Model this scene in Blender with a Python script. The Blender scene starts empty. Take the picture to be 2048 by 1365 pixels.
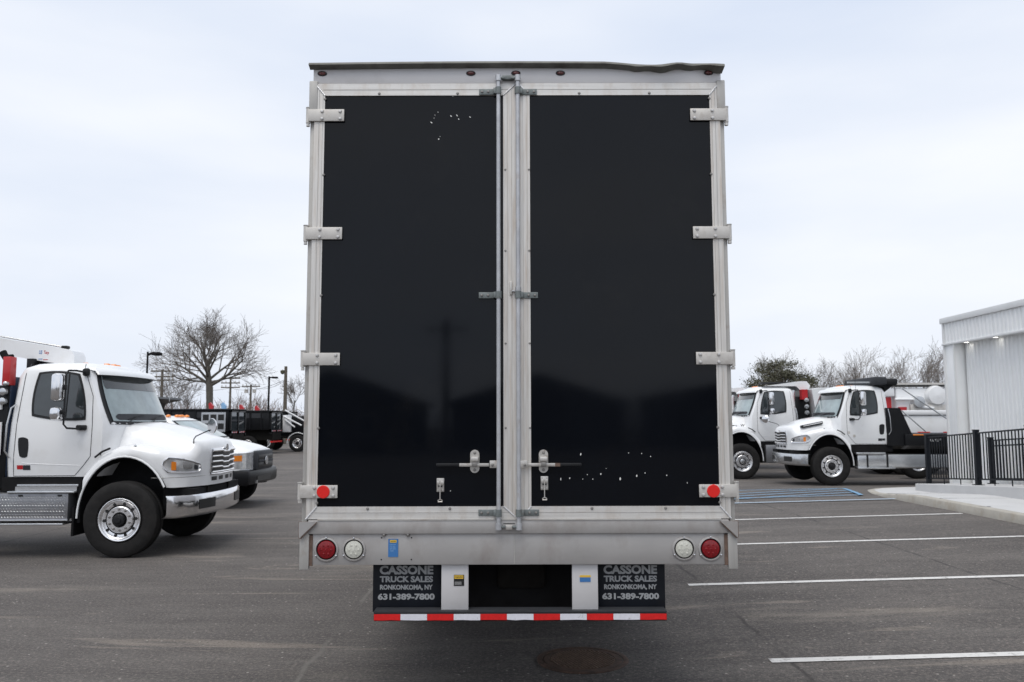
import bpy, bmesh, math, random
from mathutils import Vector, Matrix, noise
R = math.radians
random.seed(7)
S = bpy.context.scene
# ------------------------------------------------------------------ camera
cam_d = bpy.data.cameras.new('camera'); cam = bpy.data.objects.new('camera', cam_d); S.collection.objects.link(cam)
cam.location = (0, 0, 1.78); cam.rotation_euler = (Matrix.Rotation(R(90) + math.atan(160 / 1653), 3, 'X') @ Matrix.Rotation(R(-.13), 3, 'Z')).to_euler()
cam_d.sensor_width = 36; cam_d.lens = 36 * 1653 / 2048; cam_d.clip_end = 3000
cam_d.dof.use_dof = True; cam_d.dof.focus_distance = 5.0; cam_d.dof.aperture_fstop = 5.6
S.camera = cam
# ------------------------------------------------------------------ sky and sun
SUN_EL, SUN_AZ = 64, 200          # the brightest part of the overcast stands behind the camera, to its left
w = bpy.data.worlds.new('World'); S.world = w; w.use_nodes = True
nt = w.node_tree; N = nt.nodes; L = nt.links
for n in list(N): N.remove(n)
out = N.new('ShaderNodeOutputWorld'); bg = N.new('ShaderNodeBackground'); L.new(bg.outputs[0], out.inputs[0])
sky = N.new('ShaderNodeTexSky'); sky.sky_type = 'NISHITA'; sky.sun_disc = False
sky.sun_elevation = R(SUN_EL); sky.sun_rotation = R(SUN_AZ); sky.air_density = 1.2; sky.dust_density = 3
tc = N.new('ShaderNodeTexCoord'); mp = N.new('ShaderNodeMapping'); mp.inputs['Scale'].default_value = (1.2, 1.2, 4.5)
nz = N.new('ShaderNodeTexNoise'); nz.inputs['Scale'].default_value = 1.3; nz.inputs['Detail'].default_value = 5
nz.inputs['Roughness'].default_value = .45
L.new(tc.outputs['Generated'], mp.inputs[0]); L.new(mp.outputs[0], nz.inputs[0])
cr = N.new('ShaderNodeValToRGB'); cr.color_ramp.elements[0].position = .3; cr.color_ramp.elements[1].position = .7
cr.color_ramp.elements[0].color = (6.35, 7.15, 8.65, 1); cr.color_ramp.elements[1].color = (9.0, 9.25, 9.75, 1)
L.new(nz.outputs[0], cr.inputs[0])
mx = N.new('ShaderNodeMix'); mx.data_type = 'RGBA'; mx.inputs[0].default_value = .93
L.new(sky.outputs[0], mx.inputs[6]); L.new(cr.outputs[0], mx.inputs[7]); L.new(mx.outputs[2], bg.inputs[0])
bg.inputs[1].default_value = 0.083
sd = bpy.data.lights.new('sun', 'SUN'); sun = bpy.data.objects.new('sun', sd); S.collection.objects.link(sun)
sd.energy = 1.45; sd.angle = R(42); sd.color = (1, .96, .9)
az = R(SUN_AZ)                     # 0 = +Y, clockwise
sv = Vector((math.sin(az) * math.cos(R(SUN_EL)), math.cos(az) * math.cos(R(SUN_EL)), math.sin(R(SUN_EL))))
sun.rotation_euler = sv.to_track_quat('Z', 'Y').to_euler(); sun.location = (0, 0, 30)
S.view_settings.view_transform = 'Standard'; S.view_settings.look = 'None'
S.view_settings.exposure = 0.42; S.view_settings.gamma = 1; S.view_settings.use_curve_mapping = False
S.render.engine = 'CYCLES'; S.cycles.max_bounces = 8; S.cycles.use_denoising = True

# ------------------------------------------------------------------ materials
def mat(name, col, rough=.6, metal=0, coat=0, var=0, scale=6, bump=0, bscale=60, stretch=None, ior=1.5, spec=.5, dirt=None, dirt_amt=0, dscale=3, dlo=.5, dhi=.7, dstretch=None, emit=0, alpha=1, trans=0, rvar=0):
    m = bpy.data.materials.new(name); m.use_nodes = True
    t = m.node_tree; n = t.nodes; l = t.links; b = n['Principled BSDF']
    b.inputs['Roughness'].default_value = rough; b.inputs['Metallic'].default_value = metal
    b.inputs['IOR'].default_value = ior; b.inputs['Specular IOR Level'].default_value = spec
    b.inputs['Coat Weight'].default_value = coat; b.inputs['Coat Roughness'].default_value = .05
    b.inputs['Transmission Weight'].default_value = trans
    c = n.new('ShaderNodeTexCoord'); src = c.outputs['Object']
    def mapped(st):
        if not st: return src
        q = n.new('ShaderNodeMapping'); q.inputs['Scale'].default_value = st; l.new(src, q.inputs[0]); return q.outputs[0]
    colsock = None
    if var:
        z = n.new('ShaderNodeTexNoise'); z.inputs['Scale'].default_value = scale; z.inputs['Detail'].default_value = 8; z.inputs['Roughness'].default_value = .6
        l.new(mapped(stretch), z.inputs[0])
        r = n.new('ShaderNodeValToRGB'); r.color_ramp.elements[0].position = .3; r.color_ramp.elements[1].position = .7
        r.color_ramp.elements[0].color = tuple(x * (1 - var) for x in col) + (1,); r.color_ramp.elements[1].color = tuple(min(1, x * (1 + var)) for x in col) + (1,)
        l.new(z.outputs[0], r.inputs[0]); colsock = r.outputs[0]
        if rvar:
            mr = n.new('ShaderNodeMapRange'); mr.inputs[1].default_value = .3; mr.inputs[2].default_value = .7
            mr.inputs[3].default_value = rough - rvar; mr.inputs[4].default_value = rough + rvar
            l.new(z.outputs[0], mr.inputs[0]); l.new(mr.outputs[0], b.inputs['Roughness'])
    if dirt:
        z2 = n.new('ShaderNodeTexNoise'); z2.inputs['Scale'].default_value = dscale; z2.inputs['Detail'].default_value = 9; z2.inputs['Roughness'].default_value = .65
        l.new(mapped(dstretch), z2.inputs[0])
        r2 = n.new('ShaderNodeMapRange'); r2.inputs[1].default_value = dlo; r2.inputs[2].default_value = dhi; r2.inputs[4].default_value = dirt_amt
        l.new(z2.outputs[0], r2.inputs[0])
        k = n.new('ShaderNodeMix'); k.data_type = 'RGBA'; l.new(r2.outputs[0], k.inputs[0])
        if colsock: l.new(colsock, k.inputs[6])
        else: k.inputs[6].default_value = tuple(col) + (1,)
        k.inputs[7].default_value = tuple(dirt) + (1,); colsock = k.outputs[2]
    if colsock: l.new(colsock, b.inputs['Base Color'])
    else: b.inputs['Base Color'].default_value = tuple(col) + (1,)
    if bump:
        z3 = n.new('ShaderNodeTexNoise'); z3.inputs['Scale'].default_value = bscale; z3.inputs['Detail'].default_value = 4
        l.new(mapped(stretch), z3.inputs[0]); bp = n.new('ShaderNodeBump'); bp.inputs['Strength'].default_value = bump; bp.inputs['Distance'].default_value = .01
        l.new(z3.outputs[0], bp.inputs['Height']); l.new(bp.outputs[0], b.inputs['Normal'])
    if emit: b.inputs['Emission Color'].default_value = tuple(col) + (1,); b.inputs['Emission Strength'].default_value = emit
    return m
M = {}
M['alu'] = mat('aluminium_rail', (.66, .64, .61), .45, .4, var=.10, scale=5, stretch=(14, 14, .5), dirt=(.46, .37, .29), dirt_amt=.75, dscale=5, dstretch=(9, 9, .5), dlo=.46, dhi=.75, rvar=.06)
M['aluh'] = mat('aluminium_rail_horizontal', (.68, .665, .64), .45, .4, var=.08, scale=5, stretch=(.5, 14, 14), dirt=(.47, .39, .31), dirt_amt=.6, dscale=4, dstretch=(2.5, 1, 1), dlo=.48, dhi=.75, rvar=.06)
M['strap'] = mat('painted_strap', (.56, .54, .51), .5, .25, var=.07, scale=12, dirt=(.24, .18, .13), dirt_amt=.55, dscale=10, dlo=.54, dhi=.8)
M['header'] = mat('header_paint', (.60, .59, .595), .4, .15, var=.04, scale=2, stretch=(1, 1, 2), dirt=(.35, .32, .30), dirt_amt=.35, dscale=2.5, dlo=.52, dhi=.78, bump=.03, bscale=3)
M['skirt'] = mat('weathered_grey_steel', (.40, .388, .38), .42, .25, var=.09, scale=2.2, stretch=(1, 1, 1.6), dirt=(.26, .222, .20), dirt_amt=.75, dscale=3.5, dstretch=(1, 1, .6), dlo=.5, dhi=.75, bump=.05, bscale=4)
M['gutter'] = mat('drip_rail_grey', (.15, .15, .135), .6, .1, var=.2, scale=8, dirt=(.06, .05, .045), dirt_amt=.7, dscale=9, dlo=.5, dhi=.7)
M['post'] = mat('corner_post_grey', (.44, .43, .41), .5, .2, var=.08, scale=4, stretch=(8, 8, .6), dirt=(.27, .20, .15), dirt_amt=.75, dscale=7, dlo=.55, dhi=.75)
M['zinc'] = mat('zinc_bracket', (.17, .19, .19), .55, .3, var=.2, scale=30, dirt=(.09, .06, .04), dirt_amt=.5, dscale=20, dlo=.55, dhi=.75)
M['rod'] = mat('galvanised_rod', (.48, .49, .51), .45, .45, var=.15, scale=12, dirt=(.3, .22, .15), dirt_amt=.5, dscale=9, dlo=.58, dhi=.75)
M['zincbright'] = mat('bright_zinc', (.55, .53, .50), .35, .5, var=.12, scale=30, dirt=(.22, .13, .07), dirt_amt=.7, dscale=22, dlo=.58, dhi=.7)
M['bolt'] = mat('bolt_steel', (.25, .24, .23), .45, .5, var=.2, scale=40)
M['boltlight'] = mat('pale_bolt', (.55, .54, .53), .35, .5, var=.1, scale=40)
M['rust'] = mat('rusty_weld', (.13, .085, .065), .8, 0, var=.35, scale=30)
M['weld'] = mat('weld_bead', (.70, .70, .71), .3, .6, var=.1, scale=60, bump=.4, bscale=200)
M['panel'] = mat('black_gloss_panel', (.0032, .0042, .0066), .06, 0, var=.15, scale=1.5, rvar=.02, spec=.23, dirt=(.012, .012, .012), dirt_amt=.5, dscale=2.2, dlo=.55, dhi=.8, bump=.012, bscale=3)
M['black'] = mat('black_paint', (.007, .0075, .009), .38, var=.2, scale=6, spec=.25)
M['blackmatte'] = mat('black_matte', (.008, .008, .009), .8, var=.3, scale=8, spec=.2)
M['plastic'] = mat('black_plastic', (.012, .0125, .014), .5, var=.15, scale=20, spec=.3)
M['greyplastic'] = mat('dark_grey_plastic', (.036, .038, .043), .6, var=.15, scale=20, spec=.25)
M['undercarriage'] = mat('dirty_chassis', (.012, .011, .010), .85, var=.4, scale=7, spec=.15)
M['tyre'] = mat('tyre_rubber', (.013, .0125, .0125), .75, spec=.25, var=.25, scale=14, dirt=(.035, .032, .03), dirt_amt=.5, dscale=6, dlo=.5, dhi=.75)
M['chrome'] = mat('polished_metal', (.80, .80, .81), .14, 1, var=.04, scale=5)
M['wheel'] = mat('polished_wheel', (.86, .86, .87), .26, .9, var=.05, scale=5)
M['dull_chrome'] = mat('satin_metal', (.60, .61, .62), .25, .9, var=.08, scale=7)
M['white'] = mat('white_truck_paint', (.78, .79, .80), .32, coat=.6, var=.02, scale=1.5, dirt=(.56, .54, .50), dirt_amt=.4, dscale=2.5, dlo=.52, dhi=.8)
M['seam'] = mat('dark_seam', (.05, .05, .055), .7)
def glass_mat(name, base, rough=.03):
    m = mat(name, base, rough, 0, spec=.8, ior=1.52, var=.35, scale=1.6); return m
M['glass'] = glass_mat('window_glass', (.035, .042, .046))
M['wglass'] = glass_mat('windshield_glass', (.27, .33, .34), .05)  # pale base colour stands in for reflected sky and light seen through
M['tint'] = glass_mat('tinted_band', (.02, .024, .026), .08)
M['redlens'] = mat('red_lens', (.20, .005, .009), .25, coat=.15, var=.35, scale=90)
M['marker'] = mat('dark_red_marker', (.10, .012, .012), .25, coat=.5)
M['reflector'] = mat('red_reflector', (.72, .012, .008), .35, coat=.3, var=.06, scale=80)
M['clearlens'] = mat('clear_lens', (.56, .56, .50), .22, coat=.4, var=.2, scale=110)
M['amber'] = mat('amber_lens', (.75, .22, .02), .25, coat=.4)
M['lamp'] = mat('headlamp_glass', (.78, .80, .82), .10, .6, coat=.8, var=.3, scale=14)
M['tapered'] = mat('tape_red', (.62, .012, .012), .4, var=.12, scale=60, dirt=(.3, .03, .02), dirt_amt=.6, dscale=25, dlo=.6, dhi=.7)
M['tapewhite'] = mat('tape_white', (.68, .68, .74), .35, var=.05, scale=60, dirt=(.3, .3, .3), dirt_amt=.6, dscale=25, dlo=.62, dhi=.7)
M['letter'] = mat('grey_lettering', (.36, .37, .38), .6, var=.1, scale=30)
M['flap'] = mat('black_mud_flap', (.008, .010, .015), .5, spec=.25, var=.25, scale=5, dirt=(.02, .02, .024), dirt_amt=.6, dscale=4, dlo=.5, dhi=.75, bump=.05, bscale=6)
M['blue'] = mat('blue_print', (.045, .17, .42), .4)
M['skyblue'] = mat('light_blue_print', (.25, .45, .70), .5)
M['paleline'] = mat('pale_blue_road_paint', (.40, .50, .60), .7, var=.1, scale=10, dirt=(.15, .15, .16), dirt_amt=.6, dscale=20, dlo=.58, dhi=.75)
M['yellow'] = mat('yellow_print', (.75, .48, .05), .45)
M['ink'] = mat('black_print', (.012, .012, .012), .4)
M['paper'] = mat('white_print', (.7, .7, .7), .5)
M['redpaint'] = mat('red_machine_paint', (.45, .01, .015), .4, coat=.4, var=.08, scale=3)
M['darkblue'] = mat('dark_blue_paint', (.01, .025, .06), .4, coat=.3)
M['diamond'] = mat('diamond_plate', (.26, .265, .28), .38, .7, var=.15, scale=8)
M['concrete'] = mat('concrete', (.40, .385, .35), .85, var=.09, scale=3, dirt=(.28, .25, .21), dirt_amt=.5, dscale=1.6, dlo=.52, dhi=.75, bump=.2, bscale=70)
M['kerb'] = mat('kerb_concrete', (.37, .35, .31), .85, var=.14, scale=4, dirt=(.25, .20, .14), dirt_amt=.6, dscale=3, dlo=.5, dhi=.75, bump=.3, bscale=60)
M['walk'] = mat('pale_new_concrete', (.52, .52, .52), .85, var=.05, scale=2, dirt=(.42, .41, .39), dirt_amt=.4, dscale=1.2, dlo=.5, dhi=.75, bump=.15, bscale=80)
M['siding'] = mat('white_metal_siding', (.82, .83, .83), .42, .0, var=.02, scale=2, dirt=(.62, .60, .56), dirt_amt=.35, dscale=2, dstretch=(1, 4, .3), dlo=.52, dhi=.75)
M['trim'] = mat('white_trim', (.74, .745, .74), .5, var=.03, scale=2)
M['fence'] = mat('black_powder_coat', (.008, .010, .014), .4, spec=.3, var=.2, scale=10)
M['lightdisc'] = mat('downlight_lens', (1, .97, .9), .4, emit=6)
M['bark'] = mat('bark', (.11, .10, .085), .9, var=.35, scale=9, stretch=(3, 3, .6))
M['twig'] = mat('twigs', (.16, .14, .125), .9, var=.3, scale=1)
M['twigred'] = mat('reddish_twigs', (.19, .14, .12), .9, var=.35, scale=.5)
M['needle'] = mat('pine_needles', (.085, .083, .052), .8, var=.4, scale=1.5)
M['polewood'] = mat('weathered_pole_wood', (.12, .105, .085), .9, var=.3, scale=8, stretch=(6, 6, .5))
M['wire'] = mat('wire', (.03, .03, .03), .6)
M['rib'] = mat('worn_cast_iron_rib', (.17, .115, .085), .7, .2, var=.3, scale=25)
M['iron'] = mat('rusty_cast_iron', (.11, .068, .050), .75, .2, var=.35, scale=25, dirt=(.03, .025, .02), dirt_amt=.7, dscale=12, dlo=.45, dhi=.65)
M['line'] = mat('white_road_paint', (.62, .61, .59), .7, var=.07, scale=10, dirt=(.16, .15, .145), dirt_amt=.85, dscale=13, dlo=.54, dhi=.70, bump=.2, bscale=100)
M['blueline'] = mat('blue_road_paint', (.16, .31, .47), .7, var=.1, scale=10, dirt=(.12, .13, .14), dirt_amt=.8, dscale=12, dlo=.58, dhi=.75)
M['chip'] = mat('bare_chip', (.75, .75, .72), .6)
M['roof'] = mat('dark_shingles', (.05, .048, .046), .9, var=.2, scale=9)
M['housewall'] = mat('brown_siding', (.10, .085, .07), .8, var=.15, scale=3)
M['grass'] = mat('winter_grass', (.09, .082, .045), .95, var=.3, scale=.4, dirt=(.13, .10, .07), dirt_amt=.6, dscale=.2, dlo=.45, dhi=.7)

def asphalt():
    m = bpy.data.materials.new('asphalt'); m.use_nodes = True; t = m.node_tree; n = t.nodes; l = t.links; b = n['Principled BSDF']
    c = n.new('ShaderNodeTexCoord'); src = c.outputs['Object']
    def noi(scale, detail=6, rough=.6, st=None, dist=0):
        z = n.new('ShaderNodeTexNoise'); z.inputs['Scale'].default_value = scale; z.inputs['Detail'].default_value = detail
        z.inputs['Roughness'].default_value = rough; z.inputs['Distortion'].default_value = dist
        if st:
            q = n.new('ShaderNodeMapping'); q.inputs['Scale'].default_value = st[0]; q.inputs['Rotation'].default_value = (0, 0, st[1]); l.new(src, q.inputs[0]); l.new(q.outputs[0], z.inputs[0])
        else: l.new(src, z.inputs[0])
        return z.outputs[0]
    def rng(s, a, b_, c0, c1):
        q = n.new('ShaderNodeMapRange'); q.interpolation_type = 'SMOOTHSTEP'
        q.inputs[1].default_value = a; q.inputs[2].default_value = b_; q.inputs[3].default_value = c0; q.inputs[4].default_value = c1; l.new(s, q.inputs[0]); return q.outputs[0]
    def mixc(f, a, bcol):
        k = n.new('ShaderNodeMix'); k.data_type = 'RGBA'; l.new(f, k.inputs[0])
        if isinstance(a, tuple): k.inputs[6].default_value = a + (1,)
        else: l.new(a, k.inputs[6])
        k.inputs[7].default_value = bcol + (1,); return k.outputs[2]
    def mth(op, a, b_):
        q = n.new('ShaderNodeMath'); q.operation = op
        for i, v in enumerate((a, b_)):
            if isinstance(v, (int, float)): q.inputs[i].default_value = v
            else: l.new(v, q.inputs[i])
        return q.outputs[0]
    col = mixc(rng(noi(.35, 5), .35, .65, 0, 1), (.078, .072, .069), (.108, .100, .095))
    col = mixc(rng(noi(1.1, 7, .65, ((.25, 1.4, 1), .12)), .40, .70, 0, .8), col, (.140, .129, .120))    # tyre-swept streaks
    col = mixc(rng(noi(.45, 8, .62, ((.3, 1.7, 1), -.05), .6), .555, .70, 0, .75), col, (.27, .24, .205))          # sandy dust drifts
    col = mixc(rng(noi(.75, 7, .6, ((.42, 2.6, 1), .03), .8), .60, .66, 0, .75), col, (.235, .205, .175))
    col = mixc(rng(noi(.28, 6, .6, ((.5, 2.2, 1), -.08), .4), .52, .64, 0, .4), col, (.060, .056, .054))
    col = mixc(rng(noi(1.6, 5, .6, ((.6, 1.2, 1), .3)), .66, .76, 0, .6), col, (.070, .066, .064))           # darker oily blotches
    col = mixc(rng(noi(5, 6, .7, ((.5, 1.3, 1), .1)), .42, .68, 0, .45), col, (.058, .053, .051))
    col = mixc(rng(noi(34, 5, .85), .46, .70, 0, .8), col, (.27, .235, .21))                           # aggregate
    col = mixc(rng(noi(46, 4, .8), .50, .70, 0, .9), col, (.035, .032, .031))
    vv = n.new('ShaderNodeTexVoronoi'); vv.inputs['Scale'].default_value = 9; l.new(src, vv.inputs[0])
    col = mixc(rng(vv.outputs[0], .05, .11, .7, 0), col, (.45, .42, .38))
    sep = n.new('ShaderNodeSeparateXYZ'); l.new(src, sep.inputs[0]); wob = mth('MULTIPLY', mth('SUBTRACT', noi(1.4, 5), .5), .14)
    X = mth('ADD', sep.outputs[0], wob)
    brk = rng(noi(.9, 4), .38, .55, 0, 1)
    for x0, cc, amt in ((5.0, (.035, .033, .033), .75), (2.0, (.04, .037, .036), .7), (-1.5, (.17, .16, .145), .7), (-7.6, (.04, .038, .037), .6)):
        d = mth('ABSOLUTE', mth('SUBTRACT', X, x0), 0)
        col = mixc(mth('MULTIPLY', rng(d, .006, .03, amt, 0), brk), col, cc)
    l.new(col, b.inputs['Base Color']); b.inputs['Roughness'].default_value = .88; b.inputs['Specular IOR Level'].default_value = .3
    bp = n.new('ShaderNodeBump'); bp.inputs['Strength'].default_value = .8; bp.inputs['Distance'].default_value = .01
    l.new(noi(60, 4, .8), bp.inputs['Height']); l.new(bp.outputs[0], b.inputs['Normal'])
    return m
M['asphalt'] = asphalt()

# ------------------------------------------------------------------ mesh helpers
class MB:
    def __init__(s): s.v = []; s.f = []
    def add(s, vs, fs):
        o = len(s.v); s.v += [tuple(p) for p in vs]; s.f += [tuple(i + o for i in f) for f in fs]; return s
    def box(s, x0, x1, y0, y1, z0, z1, b=0):
        if x0 > x1: x0, x1 = x1, x0
        if y0 > y1: y0, y1 = y1, y0
        if z0 > z1: z0, z1 = z1, z0
        if b <= 0:
            vs = [(x, y, z) for x in (x0, x1) for y in (y0, y1) for z in (z0, z1)]
            return s.add(vs, [(0, 1, 3, 2), (4, 6, 7, 5), (0, 4, 5, 1), (2, 3, 7, 6), (0, 2, 6, 4), (1, 5, 7, 3)])
        b = min(b, (x1 - x0) * .45, (y1 - y0) * .45, (z1 - z0) * .45)
        bm = bmesh.new(); bmesh.ops.create_cube(bm, size=1)
        for v in bm.verts: v.co = Vector(((x0 + x1) / 2 + v.co.x * (x1 - x0), (y0 + y1) / 2 + v.co.y * (y1 - y0), (z0 + z1) / 2 + v.co.z * (z1 - z0)))
        bmesh.ops.bevel(bm, geom=bm.edges[:], offset=b, segments=2, affect='EDGES', profile=.5)
        bm.verts.index_update(); s.add([v.co for v in bm.verts], [[v.index for v in f.verts] for f in bm.faces]); bm.free(); return s
    def tube(s, pts, r, seg=8, cap=True, closed=False):
        pts = [Vector(p) for p in pts]; n = len(pts); rs = r if isinstance(r, (list, tuple)) else [r] * n
        o = len(s.v); up = None
        for i, p in enumerate(pts):
            a = pts[(i - 1) % n] if (i or closed) else p; c = pts[(i + 1) % n] if (i < n - 1 or closed) else p
            d = (c - a); d = d.normalized() if d.length > 1e-9 else Vector((0, 0, 1))
            if up is None: up = d.orthogonal().normalized()
            up = (up - d * up.dot(d)); up = up.normalized() if up.length > 1e-6 else d.orthogonal().normalized()
            sd_ = d.cross(up)
            for k in range(seg):
                t = 2 * math.pi * k / seg; s.v.append(tuple(p + (up * math.cos(t) + sd_ * math.sin(t)) * rs[i]))
        m = n if closed else n - 1
        for i in range(m):
            j = (i + 1) % n
            for k in range(seg): s.f.append((o + i * seg + k, o + i * seg + (k + 1) % seg, o + j * seg + (k + 1) % seg, o + j * seg + k))
        if cap and not closed:
            s.f.append(tuple(o + k for k in range(seg))[::-1]); s.f.append(tuple(o + (n - 1) * seg + k for k in range(seg)))
        return s
    def lathe(s, prof, c, axis='y', seg=32):
        # prof: (radius, along) pairs, around an axis through c
        o = len(s.v); n = len(prof)
        for r, a in prof:
            for k in range(seg):
                t = 2 * math.pi * k / seg; u, q = r * math.cos(t), r * math.sin(t)
                p = {'y': (u, a, q), 'x': (a, u, q), 'z': (u, q, a)}[axis]
                s.v.append((c[0] + p[0], c[1] + p[1], c[2] + p[2]))
        for i in range(n - 1):
            for k in range(seg): s.f.append((o + i * seg + k, o + i * seg + (k + 1) % seg, o + (i + 1) * seg + (k + 1) % seg, o + (i + 1) * seg + k))
        if prof[0][0] > 1e-4: s.f.append(tuple(o + k for k in range(seg)))
        if prof[-1][0] > 1e-4: s.f.append(tuple(o + (n - 1) * seg + k for k in range(seg)))
        return s
    def prism(s, poly, axis, a0, a1):
        # poly in the two other coordinates, extruded along axis
        def P(u, q, a): return {'y': (u, a, q), 'x': (a, u, q), 'z': (u, q, a)}[axis]
        n = len(poly); vs = [P(u, q, a0) for u, q in poly] + [P(u, q, a1) for u, q in poly]
        return s.add(vs, [tuple(range(n)), tuple(range(2 * n - 1, n - 1, -1))] + [(i, (i + 1) % n, n + (i + 1) % n, n + i) for i in range(n)])
    def grid(s, rows, flip=False, loop=False):
        o = len(s.v); m = len(rows[0])
        for r in rows: s.v += [tuple(p) for p in r]
        for i in range(len(rows) - 1):
            for j in range(m if loop else m - 1):
                k = (j + 1) % m
                f = (o + i * m + j, o + i * m + k, o + (i + 1) * m + k, o + (i + 1) * m + j); s.f.append(f[::-1] if flip else f)
        return s
    def mesh(s, name, m, angle=35, recalc=True):
        me = bpy.data.meshes.new(name); me.from_pydata(s.v, [], s.f)
        if recalc:
            bm = bmesh.new(); bm.from_mesh(me); bmesh.ops.recalc_face_normals(bm, faces=bm.faces[:]); bm.to_mesh(me); bm.free()
        me.materials.append(m if not isinstance(m, str) else M[m])
        for p in me.polygons: p.use_smooth = True
        me.set_sharp_from_angle(angle=R(angle)); me.update(); return me
def link(name, me, parent=None, loc=(0, 0, 0), rot=(0, 0, 0), scale=None, **kw):
    o = bpy.data.objects.new(name, me); S.collection.objects.link(o); o.location = loc; o.rotation_euler = rot
    if scale: o.scale = scale
    if parent: o.parent = parent
    for k, v in kw.items(): o[k] = v
    return o
def ob(name, mb, m, parent=None, angle=35, recalc=True, **kw): return link(name, mb.mesh(name, m, angle, recalc), parent, **kw)
def bx(name, m, parent, *a, b=0, **kw): return ob(name, MB().box(*a, b=b), m, parent, **kw)
def thing(name, label, cat, loc=(0, 0, 0), rz=0, group=None):
    o = link(name, None, None, loc, (0, 0, rz)); o['label'] = label; o['category'] = cat
    if group: o['group'] = group
    return o
def tag(o, label, cat, group=None):
    o['label'] = label; o['category'] = cat
    if group: o['group'] = group
    return o
def struct(o): o['kind'] = 'structure'; return o
def copy_thing(root, loc=None, rz=None, label=None, scale=None):
    r = root.copy(); S.collection.objects.link(r)
    if loc: r.location = loc
    if rz is not None: r.rotation_euler = (0, 0, rz)
    if label: r['label'] = label
    if scale: r.scale = scale
    for ch in list(root.children):
        c = ch.copy(); S.collection.objects.link(c); c.parent = r
        for g in list(ch.children):
            d = g.copy(); S.collection.objects.link(d); d.parent = c
    return r
def interp(tab, x):
    if x <= tab[0][0]: return tab[0][1]
    for (a, b), (c, d) in zip(tab, tab[1:]):
        if x <= c: return b + (d - b) * (x - a) / (c - a) if c > a else d
    return tab[-1][1]
def sm(x, a, b):
    t = max(0, min(1, (x - a) / (b - a))); return t * t * (3 - 2 * t)
def text(name, s, parent, m, c, w, h, rot=(R(90), 0, 0), bold=.02, ext=.0008, **kw):
    cu = bpy.data.curves.new('t', 'FONT'); cu.body = s; cu.size = 1; cu.offset = bold; cu.resolution_u = 3
    o = bpy.data.objects.new('t', cu); S.collection.objects.link(o); bpy.context.view_layer.update()
    me = bpy.data.meshes.new_from_object(o.evaluated_get(bpy.context.evaluated_depsgraph_get()))
    bpy.data.objects.remove(o); bpy.data.curves.remove(cu); me.name = name
    xs = [v.co.x for v in me.vertices]; ys = [v.co.y for v in me.vertices]
    x0, x1, y0, y1 = min(xs), max(xs), min(ys), max(ys)
    for v in me.vertices: v.co = Vector(((v.co.x - (x0 + x1) / 2) / (x1 - x0) * w, (v.co.y - (y0 + y1) / 2) / (y1 - y0) * h, v.co.z))
    me.materials.clear(); me.materials.append(M[m])
    return link(name, me, parent, c, rot, **kw)

# ------------------------------------------------------------------ ground
def gz(x, y): return .025 * 8 * min(1, max(0, (x if x > .6 else max(0, (x + .6) ** 2 / 2.4 if x > -.6 else 0)) / 8)) * (1 - sm(y, 17, 26))
xs = [-400, -150, -60, -30, -15, -6, -2] + [-.6 + i * .2 for i in range(8)] + [1.5, 3, 5, 7, 8, 9, 12, 20, 40, 80, 200, 400]
ys = [-200, -60, -20, 0, 5, 10, 15, 20, 22] + [22.5 + i * .4 for i in range(9)] + [27, 32, 45, 60, 90, 160, 400, 1200]
struct(ob('parking_lot', MB().grid([[(x, y, gz(x, y)) for x in xs] for y in ys]), 'asphalt'))
field = MB(); fx = [-400, -100, -40, 0, 40, 100, 400]
field.grid([[(x, y, .03 + .5 * sm(y, 78, 130)) for x in fx] for y in (76, 90, 110, 130, 300, 1200)])
struct(ob('winter_field', field, 'grass'))
def stripe(name, pts, wd, m):
    mb = MB(); a, b = Vector(pts[0]), Vector(pts[1]); d = (b - a); n = max(2, int(d.length / .4)); q = Vector((-d.y, d.x)).normalized() * wd / 2
    rows = []
    for k in range(-1, 2, 2):
        rows.append([(p.x + q.x * k, p.y + q.y * k, gz(p.x, p.y) + .006) for p in [a + d * (i / n) for i in range(n + 1)]])
    return struct(ob(name, mb.grid(rows), m))
for y, x1 in ((6.17, 7.6), (8.95, 7.62), (11.62, 7.65), (14.3, 7.66)): stripe('parking_line', ((1.86, y), (x1, y)), .10, 'line')
stripe('parking_line', ((1.86, 16.97), (7.75, 16.97)), .10, 'paleline')
for y in (18.15, 18.75, 19.35): stripe('hatching_line', ((3.0, y - .9), (7.75, y + .65)), .075, 'blueline')
stripe('hatching_line', ((1.9, 18.0), (7.5, 18.0)), .075, 'blueline')
stripe('hatching_line', ((1.9, 20.2), (8.0, 20.2)), .075, 'blueline')
stripe('hatching_line', ((7.5, 18.0), (8.0, 20.2)), .10, 'blueline')

# pavement with kerb that drops flush at its far rounded end
edge = [(-6, 7.8), (12, 7.78), (15.6, 7.72), (17.4, 7.78), (18.6, 7.95), (19.5, 8.25), (20.2, 8.75), (20.7, 9.6), (20.95, 10.9), (21.0, 12.5)]
def pav(y): return .005 + gz(8, y) + .135 * (1 - sm(y, 15.8, 18.6))
kb, wk = MB(), MB(); kr, wr = [], []
Y = [-6, 0, 4, 8, 10, 12] + [12.5 + i * .5 for i in range(16)] + [20.2, 20.4, 20.55, 20.7, 20.8, 20.9, 20.97, 21.0]
for y in Y:
    x = interp(edge, y); z = pav(y); kr.append([(x, y, gz(x, y) - .05), (x + .012, y, z - .02), (x + .035, y, z), (x + .17, y, z)])
    wr.append([(x + .172, y, z), (x + .19, y, z - .004), (x + .6 + .0, y, z), (14.5, y, z)])
struct(ob('kerb', kb.grid(kr), 'kerb', angle=50)); pave = struct(ob('pavement', wk.grid(wr), 'walk', angle=20))
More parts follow.
